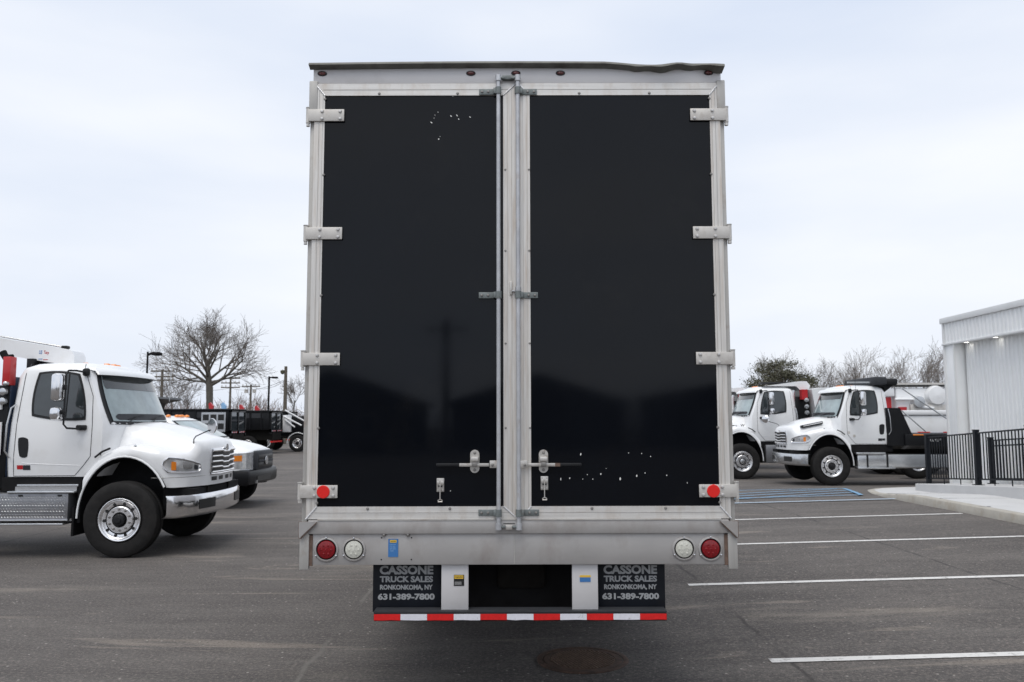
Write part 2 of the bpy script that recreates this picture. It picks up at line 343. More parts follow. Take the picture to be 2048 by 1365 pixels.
for y in (2, 5, 8, 11, 14, 17): bx('kerb_joint', 'seam', pave, 7.79, 7.99, y, y + .014, .2, pav(y) + .002)
for y in (3, 5.5, 8, 10.5, 13, 15.5, 18): bx('pavement_joint', 'seam', pave, interp(edge, y) + .18, 9.24, y, y + .008, .2, pav(y) + .0015)
rm = MB(); rr = []
def rz_(y): return .33 + max(0, min(9, 19.2 - y)) / 17
for y in [19.2, 18, 17, 16, 15, 14, 13, 12, 10.2, 8, 2, -6]: rr.append([(9.25, y, .15), (9.25, y, rz_(y) - .01), (9.27, y, rz_(y)), (10.9, y, rz_(y))])
struct(ob('access_ramp', rm.grid(rr), 'walk'))

# manhole in the shade of the lorry's tail
mhx, mhy = .52, 6.33
mh = thing('manhole_cover', 'rusty round cast iron manhole cover in the asphalt behind the box truck', 'manhole cover', (mhx, mhy, gz(mhx, mhy)))
ob('frame_ring', MB().lathe([(.335, -.02), (.34, .008), (.325, .012), (.30, .010), (.296, -.01)], (0, 0, 0), 'z', 48), 'iron', mh)
ob('cover', MB().lathe([(.292, -.02), (.292, .008), (.245, .009), (.243, .004), (0, .004)], (0, 0, 0), 'z', 48), 'iron', mh)
for k in range(-9, 10):
    t = k * .0245; hl = math.sqrt(max(0, .238 ** 2 - t * t)); a = R(112)
    d = Vector((math.cos(a), math.sin(a))); q = Vector((-d.y, d.x)); c = q * t
    pl = [c + d * hl + q * .0055, c + d * hl - q * .0055, c - d * hl - q * .0055, c - d * hl + q * .0055]
    ob('rib', MB().prism([(p.x, p.y) for p in pl], 'z', .003, .0115), 'rib', mh)

# ------------------------------------------------------------------ wheels
def arc_prof(R_, w_, rr):          # tyre cross-section (radius, along)
    h = w_ / 2
    return [(rr, -h * .72), (rr + .03, -h * .93), ((R_ + rr) / 2, -h), (R_ - .05, -h * .96), (R_ - .012, -h * .82), (R_, -h * .6),
            (R_, -.045), (R_ - .014, -.038), (R_ - .014, .038), (R_, .045),
            (R_, h * .6), (R_ - .012, h * .82), (R_ - .05, h * .96), ((R_ + rr) / 2, h), (rr + .03, h * .93), (rr, h * .72)]
def wheel_meshes(R_=.497, w_=.27, rr=.282, dish=.02, covered=False):
    tm = MB().lathe(arc_prof(R_, w_, rr), (0, 0, 0), 'y', 48)
    h = w_ / 2                     # outer side is -y
    rp = [(rr - .03, h * .7), (rr - .035, -h * .5), (rr - .012, -h * .80), (rr - .002, -h * .98), (rr - .008, -h * 1.0), (rr - .022, -h * .96),
          (rr - .03, -h * .88), (rr - .04, -h * .80), (rr - .048, -h * .775), (.218, -h * .78), (.188, -h * .70), (.180, -h * .72), (.172, -h * .86), (.165, -h * .90), (.10, -h * .90), (.098, -h * .7), (0, -h * .7)]
    rm_ = MB().lathe(rp, (0, 0, 0), 'y', 48)
    dk = MB(); nut = MB()
    for k in range(10):
        a = 2 * math.pi * (k + .3) / 10
        dk.lathe([(.0, -.001), (.021, -.001), (.022, .01)], (.211 * math.cos(a), -h * .76 - .004, .211 * math.sin(a)), 'y', 14)
        a += .31; nut.lathe([(0, -.026), (.011, -.026), (.0145, -.02), (.0155, 0)], (.137 * math.cos(a), -h * .92, .137 * math.sin(a)), 'y', 6)
    hub = MB().lathe([(0, -.055), (.035, -.055), (.04, -.045), (.068, -.04), (.078, -.02), (.08, .05), (.1, .05)], (0, -h * .86, 0), 'y', 20)
    return dict(tyre=tm.mesh('tyre', 'tyre'), rim=rm_.mesh('rim', 'wheel', 25), hole=dk.mesh('rim_holes', 'ink'), nut=nut.mesh('lug_nuts', 'bolt'), hub=hub.mesh('hub', 'dull_chrome' if covered else 'plastic'))
WB = wheel_meshes(); WBc = wheel_meshes(covered=True); WS = wheel_meshes(.40, .23, .245)
def add_wheel(parent, x, y, z, side, wm=WB, plain=False):
    rot = (0, R(random.uniform(0, 36)), 0) if side < 0 else (0, 0, R(180))
    t = link('wheel', wm['tyre'], parent, (x, y, z), rot)
    if not plain:
        link('rim', wm['rim'], t); link('rim_holes', wm['hole'], t, kind='stuff'); link('lug_nuts', wm['nut'], t, kind='stuff'); link('hub', wm['hub'], t)
    else: link('rim', wm['rim'], t)
    return t

# ------------------------------------------------------------------ the box truck in the middle
TX, TY = .035, 4.9
bt = thing('box_truck', 'grey box truck seen square from behind with two tall black rear doors', 'truck', (TX, TY, 0))
def lz(px): return 1.78 + (842 - px) / 337.3      # heights used while measuring
bx('cargo_body', 'header', bt, -1.25, 1.25, .14, 7.6, 1.10, 3.93, b=.02)
bx('header_panel', 'header', bt, -1.252, 1.252, .0, .14, 3.845, 3.955, b=.004)
bx('door_frame_gap', 'ink', bt, -1.24, 1.24, .06, .135, 1.20, 3.844)
for s in (-1, 1):
    bx('corner_post', 'post', bt, s * 1.268, s * 1.236, .012, .14, .925, 3.844, b=.004)
    bx('post_cap', 'post', bt, s * 1.274, s * 1.222, -.01, .05, 3.66, 3.86, b=.006)
# drip rail above the doors, crumpled at its right end
def rail_z(x):
    t = (x + 1.27) / 2.54
    z = 3.950 + .008 * math.sin(math.pi * min(1, t * 1.15))
    if x > .55: z -= .022 * sm(x, .50, .86) - .016 * sm(x, .86, 1.02) + .020 * sm(x, 1.08, 1.26)
    return z
gr = []
for i in range(81):
    x = -1.272 + 2.53 * i / 80; z = rail_z(x); th = .010 + (.006 * math.sin(x * 37) if x > .7 else 0)
    yy = -.045 - (.012 * sm(x, .7, .9) if x > .7 else 0) + (.02 * math.sin(x * 19) * sm(x, .8, 1.1))
    gr.append([(x, .02, z + .008), (x, yy + .005, z + .010), (x, yy, z + .004), (x, yy - .002, z - th * .5), (x, -.004, z - th - .008), (x, -.001, z - th - .008), (x, .02, z - th * .2)])
ob('drip_rail', MB().grid(gr, loop=True).add(gr[0], [tuple(range(7))]).add(gr[-1], [tuple(range(7))]), 'gutter', bt, angle=30)
bx('roof', 'header', bt, -1.258, 1.258, .02, 7.62, 3.925, 3.945, b=.006)
for px in (646, 943, 1033, 1122, 1418):
    x = (px - 1024) * .003077 - TX
    m_ = MB().lathe([(0, -.014), (.6, -.012), (.92, -.006), (1, 0)], (0, 0, 0), 'y', 20)
    m_.v = [(v[0] * .023 + x, v[1], v[2] * .0125 + 3.908) for v in m_.v]; lt = ob('marker_light', m_, 'marker', bt)
    m_ = MB().lathe([(1.28, 0), (1.25, -.004), (1.0, -.004)], (0, 0, 0), 'y', 20)
    m_.v = [(v[0] * .023 + x, v[1] - .0005, v[2] * .0125 + 3.908) for v in m_.v]; ob('grommet', m_, 'plastic', lt)
rivet = MB().lathe([(0, -.007), (.006, -.006), (.0085, -.002), (.009, 0)], (0, 0, 0), 'y', 10)
rivet_d = rivet.mesh('rivet', 'bolt'); rivet_l = rivet.mesh('bolt', 'boltlight')
zd0, zd1, zp0, zp1 = 1.212, 3.843, 1.284, 3.767
def rail(name, parent, pts, m, y0=-.004, y1=.05): return ob(name, MB().prism(pts, 'y', y0, y1), m, parent)
for s, xo, xi in ((-1, -1.240, -.004), (1, 1.240, .003)):
    d = link('door', MB().box(min(xo, xi) + .01, max(xo, xi) - .01, .012, .055, zd0 + .01, zd1 - .01).mesh('door', 'ink'), bt)
    d['label'] = 'left rear door' if s < 0 else 'right rear door'
    po = -1.20 if s < 0 else 1.20     # panel's outer edge
    pi = -.092 if s < 0 else .076       # and inner edge (black runs on under the left lock rod)
    bx('door_panel', 'panel', d, po - s * -.0, pi, .004, .03, zp0 - .003, zp1 + .003)
    wo = .063
    rail('frame_rail', d, [(xo, zd0), (xo - s * wo, zp0), (xo - s * wo, zp1), (xo, zd1)], 'alu')
    rail('frame_rail', d, [(xi, zd0), (xi + s * (.082 if s < 0 else .073), zp0), (xi + s * (.082 if s < 0 else .073), zp1), (xi, zd1)], 'alu')
    wi = .082 if s < 0 else .073
    rail('frame_rail', d, [(xo, zd1), (xo - s * wo, zp1), (xi + s * wi, zp1), (xi, zd1)], 'aluh', y1=.048)
    rail('frame_rail', d, [(xo, zd0), (xo - s * wo, zp0), (xi + s * wi, zp0), (xi, zd0)], 'aluh', y1=.048)
    # extruded steps along the rails
    g = MB().box(xo - s * .028, xo - s * .031, -.0055, -.0035, zd0 + .04, zd1 - .04).box(xo - s * .052, xo - s * .050, -.0055, -.0035, zd0 + .06, zd1 - .06)
    g.box(xi + s * .03, xi + s * .0325, -.0055, -.0035, zd0 + .04, zd1 - .04).box(xi + s * .055, xi + s * .057, -.0055, -.0035, zd0 + .06, zd1 - .06)
    ob('rail_step', g, 'post', d)
    ob('rail_step', MB().box(xo - s * .05, xi + s * .05, -.0055, -.0035, zd1 - .041, zd1 - .038).box(xo - s * .05, xi + s * .05, -.0055, -.0035, zd0 + .036, zd0 + .039), 'post', d)
    for (za, zb) in ((zd0, zp0), (zd1, zp1)):
        ob('weld_bead', MB().tube([(xo, -.004, za), (xo - s * wo, -.004, zb)], .0055, 8), 'weld', d)
        ob('weld_bead', MB().tube([(xi, -.004, za), (xi + s * wi, -.004, zb)], .0055, 8), 'weld', d)
    xr = xo - s * .064
    for z in (3.745, 3.27, 2.53, 1.74, 1.305): link('rivet', rivet_d, d, (xr, -.004, z))
    for x in ((-.86, -.38) if s < 0 else (.40, .83)):
        link('rivet', rivet_d, d, (x + (.015 if s < 0 else -.02), -.004, zp1 + .012)); link('rivet', rivet_d, d, (x - .02 if s < 0 else x + .03, -.004, zp0 - .012))
    xr = xi + s * .067
    if s < 0: xr = -.073
    for z in (3.30, 2.80, 2.24, 1.74): link('rivet', rivet_d, d, (xr, -.004, z), scale=(.75,) * 3)
    # hinges
    for k, z in enumerate((3.64, 2.907, 2.148, 1.372)):
        h = bx('hinge', 'strap', bt, s * 1.276, s * 1.056, -.016, -.0055, z - .037, z + .037, b=.002)
        ob('hinge_barrel', MB().tube([(s * 1.278, .0, z - .046), (s * 1.278, .0, z + .046)], .0135, 12), 'strap', h)
        ob('hinge_pin', MB().tube([(s * 1.278, .0, z - .064), (s * 1.278, .0, z + .054)], .0075, 10).tube([(s * 1.278, .0, z - .066), (s * 1.278, .0, z - .05)], .012, 6).tube([(s * 1.278, .0, z + .048), (s * 1.278, .0, z + .053)], .0155, 10), 'zincbright', h)
        for x in (1.080, 1.190):
            for dz in (-.023, .023): link('bolt', rivet_l, h, (s * x, -.016, z + dz), scale=(1.25, 1.3, 1.25))
        if k == 3:
            ob('reflector', MB().lathe([(0, -.006), (.035, -.006), (.038, -.003), (.038, 0)], (s * 1.138, -.0165, z - .001), 'y', 32), 'reflector', h)
# lock rods
for s, rx in ((-1, -.115), (1, .0025)):
    rd = ob('lock_rod', MB().tube([(rx, -.028, 1.17), (rx, -.028, 3.865)], .0125, 14), 'rod', bt)
    for z in (1.17, 3.865):
        ob('rod_cap', MB().tube([(rx, -.028, z - .018), (rx, -.028, z + .018)], .0185, 14), 'rod', rd)
    for z in (1.17, 3.865): bx('rod_cam', 'zinc', rd, rx, rx - s * .04, -.04, -.01, z - .006, z + .006, b=.002)
    for z in (1.248, 2.528, 3.786):
        br = ob('rod_bracket', MB().box(rx + s * .012, rx + s * .118, -.012, -.0055, z - .0185, z + .0185, b=.002), 'zinc', bt)
        ob('rod_collar', MB().tube([(rx, -.028, z - .021), (rx, -.028, z + .021)], .0185, 14).box(rx, rx + s * .03, -.035, -.006, z - .018, z + .018, b=.003), 'zinc', br)
        for dx in (.062, .10): link('bolt', rivet_d, br, (rx + s * dx, -.012, z), scale=(.9, 1, .9))
keep = bx('rod_keeper', 'zincbright', bt, -.075, -.034, -.03, .0, 1.152, 1.178, b=.003)
bx('keeper_strip', 'zinc', keep, -.087, -.02, -.012, .0, 1.183, 1.188)
keep = bx('rod_keeper', 'zinc', bt, -.09, -.022, -.03, .0, 3.858, 3.885, b=.003)
bx('seal_stop', 'zincbright', bt, -.047, -.035, -.022, -.004, 2.53, 2.61, b=.003); 
ob('rod_coupling', MB().tube([(.0025, -.028, 2.55), (.0025, -.028, 2.575)], .0175, 14).box(-.034, -.012, -.022, -.008, 2.548, 2.558, b=.002), 'rod', bt)
# handles, hasps and holdbacks
def handle(s, rx, x0, x1, xg, zc, rust=False):
    h = bx('lock_handle', 'zincbright', bt, x0, xg, -.026, -.018, zc - .0095, zc + .0095, b=.002)
    h['label'] = 'steel lever with black rubber grip, rusty near the grip' if rust else 'steel lever with black rubber grip'
    bx('grip', 'plastic', h, xg, x1, -.029, -.015, zc - .0085, zc + .0105, b=.004)
    bx('pivot_plate', 'zincbright', h, rx + s * .008, rx + s * .052, -.034, -.028, zc - .018, zc + .026, b=.004)
    ob('pivot_bolt', MB().lathe([(0, -.012), (.007, -.01), (.009, 0)], (rx + s * .036, -.034, zc), 'y', 10), 'bolt', h)
    if rust: bx('rust_patch', 'rust', h, xg - s * .03, xg, -.0268, -.0175, zc - .0098, zc + .0098)
    return h
def stadium(cx, cz, w_, h_, n=10):
    r = w_ / 2; pts = []
    for k in range(n + 1):
        a = math.pi * k / n; pts.append((cx + r * math.cos(a), cz + h_ / 2 - r + r * math.sin(a)))
    for k in range(n + 1):
        a = math.pi + math.pi * k / n; pts.append((cx + r * math.cos(a), cz - h_ / 2 + r + r * math.sin(a)))
    return pts
def hasp(x, zc):
    h = ob('hasp', MB().prism(stadium(x, zc, .054, .135), 'y', -.008, .003), 'zincbright', bt)
    bx('hasp_cover', 'zincbright', h, x - .023, x + .023, -.042, -.006, zc - .002, zc + .028, b=.007)
    bx('hasp_catch', 'bolt', h, x - .016, x + .016, -.039, -.008, zc - .030, zc - .004, b=.003)
    for dz, m_ in ((.05, rivet_d), (-.05, rivet_d)): link('bolt', m_, h, (x, -.008, zc + dz))
def holdback(x, zc):
    h = bx('holdback', 'zincbright', bt, x - .022, x + .022, -.006, .003, zc - .04, zc + .04, b=.003)
    bx('clip', 'zincbright', h, x - .021, x - .004, -.018, -.005, zc - .0, zc + .026, b=.004); bx('clip', 'zincbright', h, x + .004, x + .021, -.018, -.005, zc - .0, zc + .026, b=.004)
    bx('slot', 'ink', h, x - .012, x + .012, -.0075, -.005, zc - .012, zc - .003)
    ob('hook', MB().tube([(x, -.02, zc + .01), (x, -.022, zc - .08), (x - .012, -.022, zc - .088), (x - .013, -.022, zc - .095), (x + .013, -.022, zc - .095), (x + .012, -.022, zc - .088), (x, -.022, zc - .08)], .0032, 8), 'zincbright', h)
    for dx in (-.014, .014):
        for dz in (-.03, .03): link('bolt', rivet_l, h, (x + dx, -.006, zc + dz), scale=(.55,) * 3)
handle(-1, -.115, -.17, -.48, -.345, 1.525); hasp(-.255, 1.545)
handle(1, .0025, .055, .37, .245, 1.525, True); hasp(.148, 1.545)
holdback(-.456, 1.408); holdback(.153, 1.418)
# sill, skirt, lamps
bx('sill_rail', 'skirt', bt, -1.225, 1.225, -.012, .135, 1.128, 1.207, b=.004)
bx('sill_lip', 'post', bt, -1.17, 1.18, -.016, .0, 1.205, 1.211)
bx('rear_skirt', 'skirt', bt, -1.20, 1.20, .004, .05, .95, 1.127, b=.002)
bx('skirt_seam', 'post', bt, -.025, -.020, .001, .006, .953, 1.125)
ob('skirt_underside', MB().box(-1.18, 1.19, .05, .14, .95, 1.10), 'undercarriage', bt)
for s in (-1, 1):
    bx('side_guide', 'post', bt, s * 1.272, s * 1.218, -.008, .02, .925, 1.19, b=.003)
    bx('rust_edge', 'rust', bt, s * 1.218, s * 1.198, .0, .02, .945, 1.12)
    t = [(s * 1.273, 1.20), (s * 1.170, 1.20), (s * 1.273, 1.105)]
    g = ob('corner_gusset', MB().prism(t, 'y', -.028, -.018), 'skirt', bt)
    ob('gusset_edge', MB().tube([(x, -.025, z) for x, z in [(s * 1.273, 1.20), (s * 1.170, 1.198), (s * 1.264, 1.104), (s * 1.273, 1.107)]], .0035, 6, closed=True), 'rust', g)
def lampx(px): return (px - 1024) * .00291 - TX
for px, mm, nm, rr_ in ((652, 'redlens', 'tail_light', .054), (1420, 'redlens', 'tail_light', .054), (707, 'clearlens', 'reverse_light', .052), (1367, 'clearlens', 'reverse_light', .052)):
    x = lampx(px); zc = 1.038
    ln = ob(nm, MB().lathe([(0, -.014), (rr_ * .6, -.0125), (rr_ * .92, -.008), (rr_, 0)], (x, .003, zc), 'y', 36), mm, bt)
    ob('grommet', MB().lathe([(rr_, -.003), (rr_ + .002, -.006), (rr_ + .004, -.004), (rr_ + .005, 0)], (x, .003, zc), 'y', 36), 'plastic', ln)
    ob('bezel', MB().lathe([(rr_ + .004, -.003), (rr_ + .007, -.009), (rr_ + .014, -.007), (rr_ + .019, 0)], (x, .003, zc), 'y', 36), 'skirt', ln)
    for k in range(3):
        a = R(30 + 120 * k + 180); ob('bezel_clip', MB().lathe([(0, -.012), (.005, -.01), (.006, 0)], (x + (rr_ + .014) * math.cos(a), .0, zc + (rr_ + .014) * math.sin(a)), 'y', 8), 'chrome', ln)
    for k in range(7):
        a = R(60 * k); q = 0 if k == 6 else .027
        ob('lamp_dot', MB().lathe([(0, -.0148), (.006, -.014), (.0075, -.0122)], (x + q * math.cos(a), .003, zc + q * math.sin(a)), 'y', 12), mm, ln)
stk = bx('sticker', 'blue', bt, -.758, -.700, .0015, .0035, .995, 1.098); stk['label'] = 'blue instruction sticker with a yellow bar'
bx('sticker_bar', 'yellow', stk, -.748, -.710, .0005, .0016, 1.077, 1.092)
for k, z in enumerate((1.065, 1.052, 1.041, 1.030)): text('sticker_print', ('SLIDE OUT', 'STEP AREA', 'KEEP HANDS', 'CLEAR')[k], stk, 'skyblue', (-.732 if k < 3 else -.736, .001, z), .034 if k < 3 else .02, .006, ext=0)
text('sticker_print', 'CAUTION', stk, 'ink', (-.729, .0, 1.0845), .03, .006)
for px, z in ((762, 1.105), (762, .980), (822, 1.105), (822, .980)): ob('drilled_hole', MB().lathe([(0, -.001), (.0045, -.001), (.0045, .002)], (lampx(px), .0035, z), 'y', 10), 'ink', bt)
for px in (767, 815): ob('bolt_tail', MB().lathe([(0, -.012), (.008, -.01), (.012, 0)], (lampx(px), .0, 1.122), 'y', 8), 'bolt', bt)
# under-ride guard, flaps, brackets
for s, x0, x1 in ((-1, -.862, -.455), (1, .468, .868)):
    fl = bx('mud_flap', 'flap', bt, x0, x1, .11, .118, .66, .955, b=.002)
    cx = (x0 + x1) / 2 - .005
    for tx, w_, h_, z in (('CASSONE', .318, .052, .902), ('TRUCK SALES', .315, .036, .849), ('RONKONKOMA, NY', .312, .034, .800), ('631-389-7800', .336, .038, .748)):
        text('lettering', tx, fl, 'letter', (cx, .108, z), w_, h_, bold=.045)
for x0, x1, nm in ((-.450, -.292, 0), (.312, .463, 1)):
    bk = bx('guard_bracket', 'header', bt, x0, x1, .03, .05, .683, .948, b=.003)
    if nm == 0:
        st = bx('sticker', 'ink', bk, x1 - .085, x1 - .025, .0275, .0295, .825, .888); st['label'] = 'black and yellow warning sticker'
        bx('sticker_bar', 'yellow', st, x1 - .082, x1 - .03, .0265, .028, .866, .885); text('sticker_print', 'WARNING', st, 'ink', (x1 - .056, .026, .8755), .045, .009)
        for k in range(3): bx('sticker_line', 'paper', st, x1 - .08, x1 - .04, .0268, .0276, .846 - k * .006, .8475 - k * .006)
    else:
        st = bx('sticker', 'blue', bk, x0 + .045, x0 + .108, .0275, .0295, .846, .872); st['label'] = 'blue sticker with a torn yellow edge'
        bx('sticker_bar', 'yellow', st, x0 + .045, x0 + .108, .0275, .0295, .8722, .884)
gd = bx('under_ride_guard', 'black', bt, -.835, .853, -.02, .10, .636, .682, b=.006)
x = -.832
for k in range(11):
    w_ = 1.682 / 11; nm = 'tapered' if k % 2 == 0 else 'tapewhite'
    z0 = .641; pts = [(x, z0 + random.uniform(0, .004)), (x + w_ * .33, z0 + random.uniform(0, .003)), (x + w_ * .66, z0 + random.uniform(0, .004)), (x + w_ - .0006, z0 + random.uniform(0, .003)), (x + w_ - .0006, .6765), (x + w_ * .5, .6768), (x, .6765)]
    ob('reflective_tape', MB().prism(pts, 'y', -.0225, -.0203), nm, gd, label='red strip' if k % 2 == 0 else 'white strip'); x += w_
bx('guard_edge', 'greyplastic', gd, -.835, .853, -.015, .095, .6825, .690)
# chassis and wheels
for s in (-1, 1): bx('chassis_rail', 'undercarriage', bt, s * .38, s * .46, .12, 8.8, .82, 1.06, b=.01)
ob('axle', MB().tube([(-.95, 3.3, .5), (.95, 3.3, .5)], .07, 14), 'undercarriage', bt)
ob('differential', MB().lathe([(.0, -.30), (.10, -.27), (.17, -.18), (.21, 0), (.17, .2), (0, .3)], (0, 3.25, .52), 'y', 20), 'polewood', bt)
bx('shade_plate', 'blackmatte', bt, -.40, .42, .42, .50, .56, 1.0, b=.02); bx('shade_plate', 'undercarriage', bt, -.95, .95, 1.6, 1.8, .6, .9)  # unseen black plates, added to keep the gap under the body dark
for s in (-1, 1): bx('shade_block', 'undercarriage', bt, s * .50, s * .80, .5, 2.2, .66, .95, b=.03)  # blocks added beside the rails as dark filling behind the flaps
bx('hitch_plate', 'undercarriage', bt, -.13, .17, .36, .42, .74, .93, b=.03); bx('shade_sheet', 'undercarriage', bt, -.38, .38, 1.1, 2.0, .74, .80)  # the broad flat sheet is added to darken the view under the floor
for s in (-1, 1):
    for dx in (.70, 1.02): add_wheel_ = link('wheel', WB['tyre'], bt, (s * dx, 3.3, .497), (0, 0, R(90))); link('rim', WB['rim'], add_wheel_)
    wv = link('wheel', WB['tyre'], bt, (s * 1.02, 8.3, .497), (0, 0, R(90 * -s))); link('rim', WB['rim'], wv)
bx('cab', 'white', bt, -1.05, 1.05, 7.7, 9.3, .55, 2.5, b=.15)
bx('side_rail', 'post', bt, -1.262, -1.20, .15, 7.6, 1.02, 1.12, b=.005); bx('side_rail', 'post', bt, 1.262, 1.20, .15, 7.6, 1.02, 1.12, b=.005)
# paint chips on the doors
def chips(pxs, parent):
    mb = MB()
    for px, py, w_, h_, t in pxs:
        v_ = (682.5 - py) / 1653; k_ = 4.9 / (.99535 - v_ * .09634); x = (px - 1024) / 1653 * k_ - TX; z = 1.78 + k_ * (.09634 + v_ * .99535)
        a = R(t); pts = []
        for k in range(6):
            q = 2 * math.pi * k / 6; u, v = w_ * .38 * math.cos(q) / 337 * random.uniform(.6, 1.2), h_ * .38 * math.sin(q) / 337 * random.uniform(.7, 1.2)
            pts.append((x + u * math.cos(a) - v * math.sin(a), z + u * math.sin(a) + v * math.cos(a)))
        mb.prism(pts, 'y', .003, .0045)
    o = ob('paint_chips', mb, 'chip', parent); o['kind'] = 'stuff'
doors = [o for o in bt.children if o.name.startswith('door') and 'label' in o.keys()]
dl = [o for o in doors if o['label'].startswith('left')][0]; dr = [o for o in doors if o['label'].startswith('right')][0]
chips([(864, 245, 7, 3, -40), (877, 224, 3, 2, -40), (871, 230, 2, 2, 0), (869, 236, 3, 2, 40), (903, 232, 6, 3, -40), (915, 231, 6, 3, -50), (918, 238, 5, 3, -40), (941, 234, 8, 3, -35), (878, 278, 5, 4, -40), (881, 273, 2, 2, 0), (907, 192, 3, 3, 0), (900, 982, 4, 2, 60)], dl)
chips([(1161, 909, 3, 8, -10), (1121, 959, 3, 7, 0), (1139, 957, 3, 5, -10), (1165, 959, 2, 3, 0), (1174, 950, 3, 3, 0), (1185, 959, 3, 3, 0), (1201, 949, 4, 5, -20), (1212, 938, 2, 2, 0), (1240, 959, 4, 9, -5), (1257, 907, 3, 2, 0), (1273, 953, 4, 7, -5), (1283, 908, 3, 3, 0), (1290, 947, 3, 3, 0), (1301, 914, 3, 3, 0), (1333, 952, 3, 4, 0), (1374, 967, 2, 5, 10)], dr)

# ------------------------------------------------------------------ conventional cab builder (origin: ground under the front wheel centre, nose towards +x)
MED = dict(
    w=[(1.05, .99), (1.3, 1.03), (1.8, 1.02), (2.45, .93), (2.52, .90), (2.575, .83), (2.60, .70), (2.615, .45), (2.62, .02)],
    xb=[(1.05, -1.46), (1.4, -1.45), (2.40, -1.40), (2.52, -1.34), (2.58, -1.2), (2.61, -1.0), (2.62, -.72)],
    xf=[(1.05, -.12), (1.3, .02), (1.76, .02), (2.45, -.24), (2.52, -.29), (2.575, -.36), (2.60, -.45), (2.615, -.6), (2.62, -.70)],
    bulge=.12, rf=.05, levels=[1.05, 1.12, 1.3, 1.55, 1.76, 2.0, 2.2, 2.40, 2.47, 2.52, 2.55, 2.575, 2.59, 2.60, 2.61, 2.615, 2.62], ws=(1.78, 2.43))
for k_ in ('xf', 'xb'): MED[k_] = [(z, x - .19) for z, x in MED[k_]]
def cab_pt(P, z, t):               # t in -1..1 across the front
    W, xc = interp(P['w'], z), interp(P['xf'], z)
    a = abs(t); return (xc - P['bulge'] * a ** 2.2 - P['rf'] * a ** 12, W * t, z)
def cab_mesh(P):
    rows = []
    for z in P['levels']:
        W, b = interp(P['w'], z), interp(P['xb'], z); r = min(.12, W * .3); half = []
        for t in (1, .985, .96, .92, .85, .75, .6, .4, .2, 0): half.append(cab_pt(P, z, t)[:2])
        xs_ = half[0][0]; side = [(b + r + (xs_ - b - r) * k / 6, W) for k in range(6)]
        rear = [(b, 0), (b, W * .5), (b, W - r), (b + r * .12, W - r * .5), (b + r * .5, W - r * .12)]
        h = rear + side + half
        full = h + [(x, -y) for x, y in h[1:-1][::-1]]
        rows.append([(x, y, z) for x, y in full])
    mb = MB().grid(rows, loop=True); n = len(rows[0]); mb.f.append(tuple(range(n))); o = (len(rows) - 1) * n; mb.f.append(tuple(range(o, o + n)))
    return mb
def bow(a, b, k): return a * math.sqrt(1 - k * b * b / 2), b * math.sqrt(1 - k * a * a / 2)
def ws_patch(P, t0, t1, z0, z1, off, k=.12, n=14):
    rows = []
    for j in range(n + 1):
        row = []
        for i in range(n + 1):
            a, b = bow(-1 + 2 * i / n, -1 + 2 * j / n, k)
            z = z0 + (z1 - z0) * (b + 1) / 2; t = t0 + (t1 - t0) * (a + 1) / 2
            p = cab_pt(P, z, t); row.append((p[0] + off, p[1], p[2] + off * .3))
        rows.append(row)
    return MB().grid(rows)
def side_patch(P, s, q, off, k=.35, n=10):
    # q: TL, TR, BR, BL as (x, z)
    rows = []
    for j in range(n + 1):
        row = []
        for i in range(n + 1):
            a, b = bow(-1 + 2 * i / n, -1 + 2 * j / n, k); u, v = (a + 1) / 2, (b + 1) / 2
            x = (q[3][0] * (1 - u) + q[2][0] * u) * (1 - v) + (q[0][0] * (1 - u) + q[1][0] * u) * v
            z = (q[3][1] * (1 - u) + q[2][1] * u) * (1 - v) + (q[0][1] * (1 - u) + q[1][1] * u) * v
            row.append((x, s * (interp(P['w'], z) + off), z))
        rows.append(row)
    return MB().grid(rows)
def side_line(P, s, pts, r=.004, off=.001): return MB().tube([(x, s * (interp(P['w'], z) + off), z) for x, z in pts], r, 5)
def sub(pts, n=6):
    o = []
    for a, b in zip(pts, pts[1:]): o += [(a[0] + (b[0] - a[0]) * k / n, a[1] + (b[1] - a[1]) * k / n) for k in range(n)]
    return o + [pts[-1]]
HOOD = dict(nose=[(0, .96), (.3, .95), (.5, .915), (.7, .84), (.85, .755), (.95, .67), (1.03, .55), (1.07, .42), (1.09, .2)], wf=1.09, xr=-.54,
            ridge=[(-.6, 1.78), (0, 1.775), (.31, 1.72), (.62, 1.615), (.92, 1.525), (1.05, 1.46)],
            crest=[(-.6, 1.02), (-.35, 1.33), (-.1, 1.46), (.1, 1.49), (.4, 1.43), (.6, 1.37), (.9, 1.33), (1.1, 1.3)],
            yw=(.60, .80), zl=.90, arch=(.63, .60, .81, .51), round=.13, lowrear=.52)
